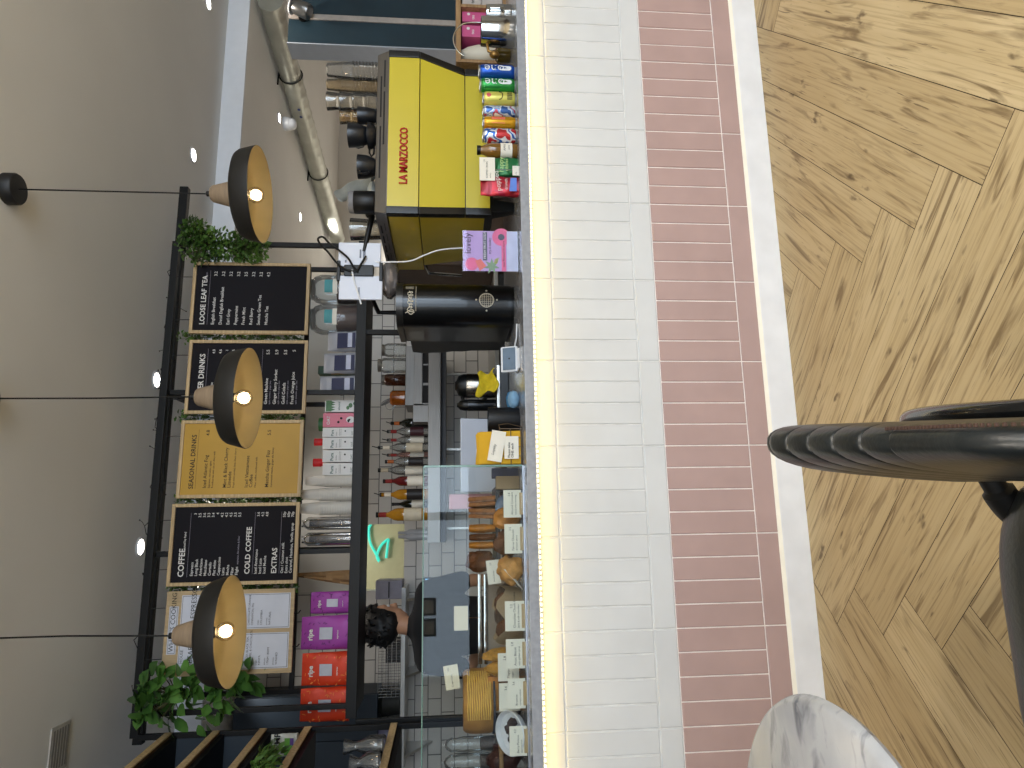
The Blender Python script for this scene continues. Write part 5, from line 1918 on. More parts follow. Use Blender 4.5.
# long pastries at the front
lump('almond_croissant', 493, 519, 507, 530, 2.53, CRUST, 'golden almond croissant behind the two rightmost price cards', SLT, 1.0, .13)
lump('almond_croissant', 494, 519, 530, 556, 2.53, BROWN, 'darker almond croissant between two price cards', SLT, 1.0, .16)
# big cookie pile on brown paper
lump('fruit_scone', 496, 519, 556, 584, 2.50, mat('pale_scone', '#c08a4a', .7, var=.3, scale=30, bump=.5), 'big pale craggy fruit scone with white paper under it', SLT, .9, .14)
X, Z, W, H = rect(496, 521, 574, 590, 2.50)
b = B()
b.grid(8, 10, lambda u, v: (W*(u-.5)*1.3, .06*(v-.5), H*.75*u*(1-.3*math.sin(v*5))+.004), False)
o = single('paper_liner', b, mat('white_paper_liner', '#cfcac2', .8), 'crumpled white paper liner left of the big pale scone', 'paper', (X+.01, 2.49, SLT))
md = o.modifiers.new('thick', 'SOLIDIFY'); md.thickness = .001
# cookies in kraft paper
X, Z, W, H = rect(488, 521, 588, 642, 2.60)
H = Z+H-SLT
t = thing('cookie_basket', 'kraft paper lined box holding dark cookies between the price cards', 'box', (X, 2.56, SLT))
b = B()
b.grid(6, 26, lambda u, v: (W*.5*(1+.12*u)*math.cos(2*PI*v), .11*(1+.2*u)*math.sin(2*PI*v)+.06, (.004+H*.62*u*(1+.28*math.sin(v*2*PI*5+1)*u))), True)
part('paper_liner', b, KRAFT, t)
b = B(); b.lathe([(.001, .0), (W*.49, .0), (W*.52, H*.45), (.001, H*.45)], (0, .06, 0), 24, 1, .24/W, closed=False)
part('box_body', b, KRAFT, t)
for i, (u, v, rt, m_) in enumerate(((-.26, .78, 75, BROWN), (-.02, .82, 70, CHOC), (.2, .80, 78, BROWN), (.36, .72, 65, CHOC))):
    b = B(); b.lathe([(.001, 0), (.036, 0), (.040, .006), (.034, .014), (.001, .016)], seg=22, closed=False, jit=.03)
    b.xf(Matrix.Rotation(R(rt), 4, 'X') @ Matrix.Rotation(R(10*i-15), 4, 'Y'))
    single('cookie', b, m_, ('dark cookie at the left end of the kraft paper box', 'chocolate cookie left of centre in the kraft paper box', 'dark cookie right of centre in the kraft paper box', 'chocolate cookie at the right end of the kraft paper box')[i], 'cookie', (X+u*W, 2.575+.02*i, SLT+H*v-.04))
# oat biscuits
for i, (y0, y1, x0) in enumerate(((648, 662, 483), (660, 676, 486))):
    lump('oat_biscuit', x0, 519, y0, y1, 2.62, mat('oat_bake', '#b07f30', .8, var=.35, scale=50, bump=.7), ('tall oat biscuit standing behind the cards, nearer the cookie box', 'tall oat biscuit standing behind the cards, nearer the layered cake')[i], SLT, 1.6, .10, flat=False)
X, Z, W, H = rect(490, 521, 674, 710, 2.66)
slab_cake(488, 520, 676, 712, 2.66, CRUST, BROWN, 'brown tray bake behind the doubled price cards', SLT, .09, 'tray_bake', 3)
# large layered cake on a cake stand
KX, KZ, KW, KH = rect(463.5, 493, 672, 740, 2.66)
t = thing('cake_stand', 'dark cake stand under the large layered cake', 'cake stand', (KX, 2.74, SLT))
b = B(); b.lathe([(.001, 0), (.055, 0), (.055, .006), (.014, .012), (.012, KZ-SLT-.014), (KW*.5, KZ-SLT-.008), (KW*.5, KZ-SLT-.001), (.001, KZ-SLT-.001)], seg=40, closed=False)
part('stand', b, SLATE, t)
t = thing('layered_cake', 'large round golden crepe layered cake with one cut side on the cake stand', 'cake', (KX, 2.74, KZ))
LAY = mat('crepe_layers', '#d09a3c', .7, var=.25, scale=6, aniso=(2, 2, 60), bump=.4)
TOPC = mat('browned_top', '#8f5f2a', .6, var=.3, scale=20, bump=.4)
n = 16
b = B()
aa = [R(-150+300*i/40-60) for i in range(41)]
rr = KW*.49
prof = [(.97, 0), (1, .1), (1, .55), (.99, .75), (.95, .92), (.88, 1)]
rows_ = []
for q, zf in prof:
    rows_.append([b.bm.verts.new((rr*q*math.cos(a)*(1+.008*math.sin(30*a)), rr*q*math.sin(a), KH*zf)) for a in aa])
for A, C in zip(rows_, rows_[1:]):
    for i in range(len(aa)-1):
        b.bm.faces.new([A[i], A[i+1], C[i+1], C[i]])
ct0, ct1 = b.bm.verts.new((0, 0, 0)), b.bm.verts.new((0, 0, KH))
b.bm.faces.new(rows_[0][::-1]+[ct0])
b.mi = 1
f = b.bm.faces.new(rows_[-1]+[ct1]); f.material_index = 1
f = b.bm.faces.new([ct0]+[r_[0] for r_ in rows_]+[ct1]); f.material_index = 2
f = b.bm.faces.new([ct1]+[r_[-1] for r_ in rows_][::-1]+[ct0]); f.material_index = 2
b.xf(Matrix.Rotation(R(-30), 4, 'Z'))
part('cake_body', b, [mat('cake_side', '#a47536', .65, var=.3, scale=14, bump=.3), TOPC, LAY], t)
b = B()
for i in range(11):
    z = KH*(.1+.075*i)
    p_ = [Vector((rr*1.004*math.cos(a), rr*1.004*math.sin(a), z+.001*math.sin(9*a+i))) for a in [R(-112+95*k/14) for k in range(15)]]
    b.tube(p_, .0028, 5)
part('crepe_edges', b, mat('pale_crepe', '#dcb25c', .7, var=.2, scale=20), t, 'pale crepe edges', None)
# white dish of dark cake
X, Z, W, H = rect(497, 521, 711, 757, 2.47)
H = Z+H-SLT
t = thing('white_dish', 'round white dish of dark berry cake tilted up at the left end', 'dish', (X, 2.50, SLT))
b = B(); b.lathe([(.001, 0), (W*.30, 0), (W*.46, .02), (W*.5, .04), (W*.48, .042), (W*.43, .024), (.001, .008)], seg=40, closed=False)
M = Matrix.Rotation(R(38), 4, 'X')
b.xf(M)
zz = min(v.co.z for v in b.bm.verts)
b.xf(Matrix.Translation((0, 0, -zz)))
part('dish', b, mat('white_china', '#d9dade', .15), t)
b = B()
rnd = random.Random(11)
for i in range(34):
    a, q = rnd.uniform(0, 2*PI), rnd.uniform(0, .36)**.5*.62
    b.ball((W*.62*q*math.cos(a), W*.62*q*math.sin(a), .022), rnd.uniform(.008, .016), sub=1, jit=.2)
b.xf(M)
b.xf(Matrix.Translation((0, 0, -zz)))
part('berry_filling', b, CHOC, t, 'dark berries and chocolate', None)
# glass cloches at the left end, and cakes
for i, (x0, y0, y1, lab) in enumerate(((442, 737, 752, 'clear glass jar inside the left end of the case, nearer the layered cake'), (441, 754, 770, 'clear glass jar at the left picture edge inside the case'))):
    X, Z, W, H = rect(x0, 480, y0, y1, 2.74)
    H = Z+H-RZ
    r = W/2*1.05
    t = thing('biscuit_jar', lab, 'jar', (X, 2.74, RZ), group='biscuit jars in the display case')
    b = B(); b.lathe([(r*.9, 0), (r, .008), (r, H*.62), (r*.85, H*.74), (r*.85, H*.8)], seg=28, closed=False)
    part('glass_body', b, JARG, t)
    b = B(); b.lathe([(r*.88, H*.8), (r*.9, H*.84), (r*.5, H*.93), (r*.16, H*.95), (r*.2, H), (.001, H)], seg=26, closed=False)
    part('lid', b, JARG, t)
    b = B(); b.lathe([(r*.86, .01), (r*.86, H*.3), (.001, H*.32)], seg=20, closed=False)
    part('biscuits', b, CHOC, t, 'dark biscuits')
lump('berry_muffin', 488, 520, 745, 775, 2.68, mat('dark_red_bake', '#3d1d16', .6, var=.5, scale=30, bump=.6), 'dark berry cake below the glass jars at the left picture edge', SLT, 1, .12)

# price cards
C_ = price_card
TGY = 2.428
C_(503.5, 521, 490, 517.5, TGY, 'rightmost price card in the case, on a wooden block before the croissant', lines=('Almond Croissant', '3.8', 'baked every morning'))
C_(504.5, 522, 524, 553.5, TGY, 'price card on a wooden block, second from the right in the front row', lines=('Pain au Chocolat', '3.5', 'all butter pastry'))
C_(505, 524.5, 601, 631, TGY, 'price card in front of the kraft paper cookie box', lines=('Chocolate Chunk Cookie', '3.2', 'dark & milk chocolate'))
C_(506, 525, 639, 668.5, TGY, 'price card left of the cookie box, in front of the oat biscuits', lines=('Anzac Biscuit', '2.8', 'oats, golden syrup'))
C_(508, 525.5, 678.5, 708.5, TGY, 'front price card of the overlapping pair below the layered cake', lines=('Brownie', '3.6', 'contains walnuts'))
C_(509.5, 527, 726, 756, TGY, 'leftmost price card, on a wooden block before the white dish', lines=('Berry Pavlova', '4.2', 'seasonal fruit'))
C_(498, 519, 653, 681, 2.52, 'half hidden price card behind and left of the oat biscuit card', lines=('Flapjack', '2.8', 'vegan'), block=False, stem=SLT)
C_(499, 520, 683, 711, 2.52, 'rear price card of the overlapping pair below the layered cake', lines=('Blondie', '3.6', 'white chocolate'), block=False, stem=SLT)
C_(487, 500, 560, 584, 2.60, 'slightly tilted price card between the rocky scone and the pale scone', lines=('Rock Scone', '2.9'), block=False, stem=SLT, tilt=R(-6))
C_(454, 468, 606, 630.5, 2.93, 'blank cream price card on a thin pick in front of the barista', lines=('', ''), block=False, stem=rz0, z=SLT, yel=True)
C_(444.5, 459, 665, 689.5, 2.74, 'tilted cream price card stuck in the top of the layered cake', lines=('Crepe Cake', '4.5'), block=False, stem=KZ+KH-.02, z=SLT, tilt=R(-8), yel=True)
# black tongs by the scone
p = at(478, 578, 2.8)
b = B()
b.tube([(0, 0, 0), (.01, 0, .05), (.03, 0, .10)], .006, 6)
b.tube([(.014, .012, 0), (.018, .01, .05), (.03, 0, .10)], .006, 6)
b.tube([(-.03, .01, .0), (0, .006, .004), (.03, .012, 0)], .006, 6)
single('tongs', b, BLKPL, 'black serving tongs on the slate riser below the rocky scone', 'tongs', (p.x+.035, 2.84, RZ+.006))
# pink packet and small packs behind the glass near its right edge
X, Z, W, H = rect(449, 489, 494, 509, 3.0)
b = B(); b.box(-W/2, W/2, 0, .03, 0, Z+H-SLT, .003)
single('pink_box', b, mat('pale_pink_card', '#c79aa6', .7), 'pale pink box behind the sandwiches', 'box', (X, 3.0, SLT))
for x0, x1, y0, y1, Y, m, lab in ((492, 519, 468, 478, 2.60, mat('navy_packet', '#26345c', .5, var=.3, scale=30), 'small navy packet just inside the right edge of the glass'), (496, 519, 476, 489, 2.56, KRAFT, 'small kraft box just inside the right edge of the glass')):
    X, Z, W, H = rect(x0, x1, y0, y1, Y)
    b = B(); b.box(-W/2, W/2, 0, .035, 0, Z+H-SLT, .002)
    single('snack_box', b, m, lab, 'box', (X, Y, SLT))

# ================================================================== barista
BX, BYY = -.525, 3.98
JN = {}
def skin(name, nodes, edges, root, vox, m, parent=None, extra=None, smooth_it=6):
    """limbs grown from a graph of joints, fused into one continuous surface"""
    b2 = B()
    rad = lambda r: r if isinstance(r, tuple) else (r, r)
    for k, (p, r) in nodes.items():
        rx, ry = rad(r)
        b2.ball(p, 1, rx, ry, min(rx, ry)*.95, 2)
    for a, c in edges:
        (p, r), (q, r2) = nodes[a], nodes[c]
        p, q = Vector(p), Vector(q)
        (ax, ay), (cx, cy) = rad(r), rad(r2)
        d = (q-p).normalized()
        if abs(d.z) > .5:
            u, v = Vector((1, 0, 0)), Vector((0, 1, 0))
        else:
            u, v = d.cross(Vector((0, 0, 1))).normalized(), Vector((0, 0, 1))
        rings = []
        for i in range(5):
            t_ = i/4
            h_ = 3*t_*t_-2*t_**3
            c_ = p.lerp(q, t_)
            rings.append([b2.bm.verts.new(c_+u*math.cos(2*PI*j/16)*(ax+(cx-ax)*h_)+v*math.sin(2*PI*j/16)*(ay+(cy-ay)*h_)) for j in range(16)])
        for A, C in zip(rings, rings[1:]):
            for j in range(16):
                b2.bm.faces.new([A[j], A[(j+1) % 16], C[(j+1) % 16], C[j]])
        b2.bm.faces.new(rings[0][::-1])
        b2.bm.faces.new(rings[-1])
    if extra:
        extra(b2)
    o = bpy.data.objects.new(name, b2.mesh(name, m, None))
    COL.objects.link(o)
    rm = o.modifiers.new('fuse', 'REMESH')
    rm.mode = 'VOXEL'
    rm.voxel_size = vox
    rm.use_smooth_shade = True
    sm = o.modifiers.new('relax', 'SMOOTH')
    sm.iterations = smooth_it
    sm.factor = .5
    if parent:
        o.parent = parent
    return o
SKIN = mat('skin', '#b98a6c', .5, var=.06, scale=12)
def arm(s_, sh, el, wr, hd):
    """joints of one arm and hand: shoulder, elbow, wrist, hand direction"""
    n, e = {}, []
    sh, el, wr, hd = map(Vector, (sh, el, wr, hd))
    k = 'r' if s_ > 0 else 'l'
    n[k+'sh'] = (sh, .052)
    n[k+'ua'] = (sh.lerp(el, .5), .044)
    n[k+'el'] = (el, .036)
    n[k+'fa'] = (el.lerp(wr, .4), .036)
    n[k+'wr'] = (wr, .025)
    pm = wr+hd*.05
    n[k+'pm'] = (pm, (.034, .018))
    e += [(k+'sh', k+'ua'), (k+'ua', k+'el'), (k+'el', k+'fa'), (k+'fa', k+'wr'), (k+'wr', k+'pm')]
    side = Vector((0, 1, 0))
    inw = Vector((-s_, 0, 0))
    for f_, (off, ln) in enumerate(((-.027, .062), (-.009, .072), (.009, .068), (.027, .052))):
        q0 = wr+hd*.088+side*(-off)
        q1 = q0+hd*ln*.45+inw*.004
        q2 = q0+hd*ln*.95+inw*.020
        for i_, (q, r_) in enumerate(((q0, .0095), (q1, .0085), (q2, .0075))):
            n[f'{k}f{f_}{i_}'] = (q, r_)
        e += [(k+'pm', f'{k}f{f_}0'), (f'{k}f{f_}0', f'{k}f{f_}1'), (f'{k}f{f_}1', f'{k}f{f_}2')]
    t0 = wr+hd*.03+side*.034
    t1 = wr+hd*.062+side*.052+inw*.012
    t2 = wr+hd*.088+side*.056+inw*.024
    for i_, (q, r_) in enumerate(((t0, .011), (t1, .010), (t2, .0085))):
        n[f'{k}t{i_}'] = (q, r_)
    e += [(k+'wr', k+'t0'), (k+'t0', k+'t1'), (k+'t1', k+'t2')]
    return n, e
nodes = {'pel': ((0, 0, .93), (.145, .105)), 'wst': ((0, 0, 1.06), (.125, .09)), 'chs': ((0, 0, 1.24), (.150, .10)), 'upc': ((0, 0, 1.36), (.115, .075)), 'nck': ((.0, .01, 1.425), .052), 'hdb': ((.01, .02, 1.50), .05)}
edges = [('pel', 'wst'), ('wst', 'chs'), ('chs', 'upc'), ('upc', 'nck'), ('nck', 'hdb')]
RA = arm(1, (.175, .0, 1.355), (.235, .03, 1.10), (.225, .10, .90), (.0, .15, -.98))
LA = arm(-1, (-.175, .0, 1.355), (-.235, .06, 1.12), (-.12, .26, 1.02), (.35, .9, -.15))
for n_2, e_2 in (RA, LA):
    nodes.update(n_2)
    edges += e_2
edges += [('upc', 'rsh'), ('upc', 'lsh')]
for s_, k in ((1, 'r'), (-1, 'l')):
    nodes[k+'hip'] = ((s_*.09, 0, .86), .095)
    nodes[k+'kne'] = ((s_*.10, .015, .48), .056)
    nodes[k+'cal'] = ((s_*.10, -.01, .34), .055)
    nodes[k+'ank'] = ((s_*.10, -.02, .09), .036)
    nodes[k+'toe'] = ((s_*.11, .13, .035), (.04, .03))
    edges += [('pel', k+'hip'), (k+'hip', k+'kne'), (k+'kne', k+'cal'), (k+'cal', k+'ank'), (k+'ank', k+'toe')]
HC = Vector((.02, .035, 1.575))        # head centre; the face is turned to the right and a little down
HM = Matrix.Translation(HC) @ Matrix.Rotation(R(-62), 4, 'Z') @ Matrix.Rotation(R(-14), 4, 'X')   # local +Y is where the face points
def head(b):
    n0 = len(b.bm.verts)
    b.ball((0, 0, .02), .088, .84, 1.06, 1.12, 3)
    b.ball((0, .03, -.045), .062, .85, .95, 1.05, 3)
    b.ball((0, .055, -.085), .028, 1.1, .9, .8, 2)
    b.tube([(0, .082, .03), (0, .098, .0), (0, .112, -.02), (0, .095, -.028)], [.010, .012, .014, .012], 10)
    for s_ in (-1, 1):
        b.ball((s_*.012, .098, -.022), .009, sub=2)
        b.ball((s_*.076, -.005, -.008), .022, .35, .8, 1.25, 2)
        b.ball((s_*.035, .073, .032), .022, 1.2, .5, .4, 2)
    b.ball((0, .085, -.052), .014, 1.7, .6, .45, 2)
    b.ball((0, .083, -.061), .013, 1.5, .6, .5, 2)
    b.xf(HM, n0)
ps = thing('person', 'person with short dark curly hair in a black top behind the counter, head turned away', 'person', (BX, BYY, 0))
bd = skin('body', nodes, edges, 'pel', .0075, SKIN, ps, head, 8)
for s_ in (-1, 1):
    b = B(); b.ball((s_*.033, .078, .012), .0115, sub=2); b.xf(HM)
    part('eye', b, mat('eye_white', '#d8d4cc', .2), ps)
# black short-sleeved top
tn = {'a': ((0, 0, .90), (.165, .125)), 'b': ((0, 0, 1.06), (.150, .112)), 'c': ((0, 0, 1.24), (.170, .120)), 'd': ((0, .0, 1.355), (.135, .092)), 'e': ((0, .008, 1.415), (.072, .066)),
      'rs': ((.180, .0, 1.352), .068), 'r2': ((.212, .014, 1.235), .062), 'r3': ((.228, .024, 1.16), .060), 'ls': ((-.180, .0, 1.352), .068), 'l2': ((-.212, .03, 1.24), .062), 'l3': ((-.228, .045, 1.17), .060)}
skin('top', tn, [('a', 'b'), ('b', 'c'), ('c', 'd'), ('d', 'e'), ('d', 'rs'), ('rs', 'r2'), ('r2', 'r3'), ('d', 'ls'), ('ls', 'l2'), ('l2', 'l3')], 'c', .01, mat('black_cotton', '#101013', .9, var=.15, scale=20), ps, None, 6)['label'] = 'black short sleeved top'
tn = {'p': ((0, 0, .92), (.158, .12))}
te = []
for s_, k in ((1, 'r'), (-1, 'l')):
    tn[k+'h'] = ((s_*.09, 0, .84), .108)
    tn[k+'k'] = ((s_*.10, .012, .48), .074)
    tn[k+'a'] = ((s_*.10, -.015, .10), .060)
    te += [('p', k+'h'), (k+'h', k+'k'), (k+'k', k+'a')]
skin('trousers', tn, te, 'p', .014, mat('charcoal_denim', '#1d1f25', .9), ps, None, 5)
b = B()
for s_ in (-1, 1):
    b.hexa([(s_*.11-.046, -.075, 0), (s_*.11+.046, -.075, 0), (s_*.115+.05, .19, 0), (s_*.115-.05, .19, 0)], [(s_*.105-.038, -.07, .085), (s_*.105+.038, -.07, .085), (s_*.115+.04, .17, .055), (s_*.115-.04, .17, .055)], .014)
part('shoes', b, BLKPL, ps, None)
b = B()
rnd = random.Random(5)
hv = bmesh.ops.create_icosphere(b.bm, subdivisions=4, radius=1)['verts']
from mathutils import noise
for v in hv:
    n = v.co.copy()
    k = 1+.10*noise.noise(n*3.4)+.07*noise.noise(n*8)
    v.co = Vector((n.x*.094*k, n.y*.112*k-.016, n.z*.118*k+.030))
    if v.co.y > .045 and v.co.z < .065:            # leaves the face free
        v.co.y = .045
    if v.co.z < -.075:
        v.co.z = -.075-.01*noise.noise(n*9)
for i in range(150):
    a, e_ = rnd.uniform(0, 2*PI), rnd.uniform(-.55, 1.4)
    d = Vector((math.cos(e_)*math.cos(a), math.cos(e_)*math.sin(a), math.sin(e_)))
    if d.y > .35 and d.z < .5:
        continue
    c = Vector((d.x*.094, d.y*.112-.016, d.z*.118+.030))
    q = [c+Vector((rnd.uniform(-.012, .012), rnd.uniform(-.012, .012), rnd.uniform(-.016, .012)))+d*.008*math.sin(j*1.3) for j in range(4)]
    b.tube(q, [.006, .007, .006, .002], 5)
b.xf(HM)
part('hair', b, mat('dark_hair', '#0d0b0a', .55, var=.4, scale=40), ps, 'short dark curly hair')

# ================================================================== silver duct, spotlight, sensor in the rear
p0 = at(271, 2, 4.52); p1 = at(337, 238, 7.7)
dz = ZC2-.105
t = thing('ventilation_duct', 'silver spiral ventilation duct running under the rear ceiling', 'duct', (p0.x, 4.52, dz))
va = Vector((p1.x-p0.x, 7.7-4.52, 0))
va0 = -va.normalized()*.0
b = B()
n = 150
ln = va.length
b2_ = []
for i in range(n+1):
    b2_.append(va*(i/n) - va.normalized()*0)
rad = [.084+(.005 if i % 6 == 0 else 0) for i in range(n+1)]
b.tube(b2_, rad, 28)
part('spiral_pipe', b, mat('galvanised_steel', '#b9baaf', .38, .55, .12, 8), t)
for u in (.22, .62):
    c = va*u
    nrm = va.normalized()
    sd = Vector((nrm.y, -nrm.x, 0))
    b = B()
    b.tube([c+sd*.092*math.cos(a)+Vector((0, 0, .092*math.sin(a))) for a in [2*PI*i/24 for i in range(24)]], .006, 6, closed=True)
    b.tube([c+Vector((0, 0, .09)), c+Vector((0, 0, .104))], .008, 8)
    b.tube([c-sd*.10+Vector((0, 0, .099)), c+sd*.10+Vector((0, 0, .099))], .007, 6)
    part('hanger_clamp', b, BLACK, t)
b = B()
c = va*.32+Vector((-.083, -.02, -.0))
for i in range(2):
    b.ball(c+va.normalized()*.09*i+Vector((0, -.008, -.01)), .016, .3, 1, .8, 2)
part('blue_stickers', b, mat('blue_sticker', '#2b3f78', .5), t, None)
p = atz(290, 124, ZC2-.05)
b = B(); b.lathe([(.055, .05), (.06, .03), (.05, -.01), (.045, -.035), (.03, -.05), (.001, -.055)], seg=28)
b.lathe([(.052, -.004), (.057, .004), (.052, .012)], seg=28, closed=False)
single('ceiling_sensor', b, WHITE, 'round white sensor on the rear ceiling beside the silver duct', 'sensor', (p.x, p.y, ZC2-.05))
# air grille in the near ceiling at the lower left
p = atz(58, 748, ZC)
b = B()
b.box(-.09, .09, -.07, .07, -.006, 0, .002)
part_t = thing('air_grille', 'pale square grille in the ceiling at the lower left', 'vent', (p.x, p.y, ZC))
part('plate', b, mat('grille_grey', '#b9b4ac', .7), part_t)
b = B()
for i in range(6):
    b.box(-.075, .075, -.055+.02*i, -.045+.02*i, -.0075, -.005)
part('louvres', b, mat('grille_shadow', '#7f7b75', .7), part_t, None, None)

# ================================================================== teal cabinet, crate, jugs on the right
TYD = 4.28
tx0 = at(370, 46, TYD).x
ttop = at(288, 24, TYD).z
t = thing('tall_cabinet', 'tall dark teal cabinet with a pale gap strip between its doors', 'cabinet', (tx0, TYD, 0))
gx0, gx1 = at(370, 22.5, TYD).x-tx0, at(370, 17, TYD).x-tx0
b = B(); b.box(.004, 1.6, .02, .16, 0, ttop, .002)
part('carcass', b, mat('teal_carcass', '#1a2b35', .6), t)
b = B(); b.box(-.004, .004, .0, .17, 0, ttop+.002, .001)
part('end_panel', b, mat('cool_grey_paint', '#b3bac4', .8, var=.03), t, 'pale grey end panel')
b = B(); b.box(.006, gx0, 0, .02, .06, ttop-.002, .003)
part('door', b, TEAL, t)
b = B(); b.box(gx1, 1.1, 0, .02, .06, ttop-.002, .003)
part('door', b, TEAL, t)
b = B(); b.box(gx0+.001, gx1-.001, -.006, .02, .04, ttop-.002, .001)
part('pale_strip', b, mat('pale_strip_paint', '#b3aaa2', .6), t, 'pale vertical strip')
pp = at(301, 11, TYD-.07)
t = thing('spotlight', 'small silver spotlight fixed to the dark teal cabinet', 'spotlight', (pp.x, TYD-.02, pp.z))
b = B()
b.lathe([(.05, -.07), (.055, -.06), (.05, .05), (.045, .06)], (0, 0, 0), 26)
b.xf(Matrix.Translation((0, -.075, 0)) @ Matrix.Rotation(R(24), 4, 'Y'))
part('lamp_body', b, mat('satin_silver', '#8b8b8a', .3, .9), t)
b = B(); b.lathe([(.062, .052), (.062, .06), (.001, .061)], (0, 0, 0), 26)
b.xf(Matrix.Translation((0, -.075, 0)) @ Matrix.Rotation(R(24), 4, 'Y'))
part('rim', b, WHITE, t, 'pale rim')
b = B(); b.tube([(0, -.05, 0), (0, .018, 0)], .012, 8); b.lathe([(.03, .018), (.03, .010)], (0, 0, 0), 18, axis='y')
part('bracket', b, BLACK, t)
# wooden crate of stock on the counter
KY2 = 2.72
kx0, kx1 = at(490, 63, KY2).x, at(490, -12, KY2).x
kz1 = at(456, 30, KY2).z
t = thing('wooden_crate', 'open pine crate of boxed stock at the right end of the counter', 'crate', ((kx0+kx1)/2, KY2, SLT))
kw2, kh2 = (kx1-kx0)/2, kz1-SLT
b = B(); b.box(-kw2, kw2, 0, .24, kh2-.022, kh2, .002)
part('top_board', b, WOODB, t)
b = B(); b.box(-kw2, kw2, 0, .24, 0, .014, .002)
part('bottom_board', b, WOODB, t)
for x in (-kw2, -kw2+(at(490, 8, KY2).x-at(490, 63, KY2).x), kw2-.016):
    b = B(); b.box(x, x+.016, 0, .24, .014, kh2-.022, .002)
    part('upright_board', b, WOODB, t)
b = B(); b.box(-kw2, kw2, .235, .245, 0, kh2, .001)
part('back_board', b, mat('crate_back', '#6b5238', .7), t)
def stock(x0, x1, y0, y1, Y, m, lab, name='tea_box', txt=None):
    X, Z, W, H = rect(x0, x1, y0, y1, Y)
    H = Z+H-SLT-.015
    t = thing(name, lab, 'box', (X, Y, SLT+.0145), group='stock boxes in the pine crate')
    b = B(); b.box(-W/2, W/2, 0, .09, 0, H, .003)
    part('carton', b, m, t)
    b = B()
    b.text('tea', -W*.3, H*.70, W*.34, -.0006, .01)
    b.poly([(.2*W+.13*W*math.cos(a), -.001, H*.84+.13*W*math.sin(a)) for a in [2*PI*i/14 for i in range(14)]])
    b.text('pink' if txt is None else txt, -W*.36, H*.5, W*.22, -.0006)
    part('print', b, CHALK if txt is None else INK, t, None, None)
PNK = mat('hot_pink_card', '#c75484', .5, var=.05)
stock(462, 517, 12, 22.5, KY2+.03, PNK, 'hot pink box in the crate, the upper right one')
stock(461.5, 517, 26, 37.5, KY2+.03, PNK, 'hot pink box in the crate beside the cream bottle')
stock(462, 517, -6, 7, KY2+.03, mat('pale_grey_card', '#b9b0a8', .6), 'pale printed box at the right end of the crate', txt='loose leaf')
X, Z, W, H = rect(456.5, 517, 38.5, 57, KY2+.02)
H = min(Z+H-SLT-.015, kh2-.024)
b = B()
b.lathe([(W*.42, 0), (W*.48, .006), (W*.48, H*.55), (W*.36, H*.78), (W*.22, H*.9), (W*.2, H), (.001, H)], seg=26)
single('cream_bottle', b, mat('cream_plastic', '#d6cdb8', .5, var=.05), 'cream plastic bottle in the crate behind the steel jug', 'bottle', (X, KY2+.075, SLT+.0145))
# steel jug with a tall loop handle and a steel mug behind
X, W, H = on_slab(481, 515, 19, 45, 2.42)
r = W/2
t = thing('steel_jug', 'polished steel milk jug with a long wire loop standing before the crate', 'jug', (X, 2.42, SLT))
b = B(); b.lathe([(r*.97, 0), (r, .004), (r*.98, H*.5), (r*.93, H), (r*.9, H), (r*.94, H*.5), (r*.9, .008), (.001, .008)], seg=40, closed=False)
part('body', b, CHROME, t)
b = B()
q = lambda x, y: (at(x, y, 2.42).x-X, -.01, at(x, y, 2.42).z-SLT)
b.tube(curve_pts([q(*v) for v in ((484, 24.5), (470, 24.5), (461, 27), (455, 34), (453.5, 42), (456, 50), (460, 55), (464, 57.5))]), .0032, 8)
part('wire_loop', b, CHROME, t, 'long curved wire handle')
b = B()
b.tube([(-r*.9, 0, H*.82), (-r*1.5, 0, H*.78), (-r*1.6, 0, H*.62)], .006, 8)
b.ball((-r*1.75, 0, H*.60), .016, 1, 1, 1.3, 2)
part('spout_knob', b, mat('brass_knob', '#8a6a3a', .35, .8), t, 'brass coloured knob')
X, W, H = on_slab(486.5, 514, 4, 19, 2.50)
r = W/2*1.15
t = thing('steel_mug', 'smaller steel milk jug behind the polished one', 'jug', (X, 2.52, SLT))
b = B(); b.lathe([(r*.97, 0), (r, .004), (r*.98, H*.5), (r*.9, H), (r*.87, H), (r*.9, .008), (.001, .008)], seg=36, closed=False)
part('body', b, CHROME, t)
b = B()
b.tube([(-r*.4, -r*.9, H*.9), (-r*.4, -r*1.35, H*.85), (-r*.4, -r*1.4, H*.5), (-r*.4, -r*.95, H*.3)], .004, 8)
part('handle', b, CHROME, t)
# olive oil tin-ish bottle at the foot of the crate
X, W, H = on_slab(492, 514, 46, 63, 2.6)
b = B(); b.lathe([(W*.4, 0), (W*.42, .004), (W*.42, H*.7), (W*.2, H*.85), (W*.18, H), (.001, H)], seg=24)
single('oil_bottle', b, mat('olive_oil', '#6b5a22', .12, coat=.5), 'squat olive coloured bottle left of the steel jug', 'bottle', (X, 2.60, SLT))
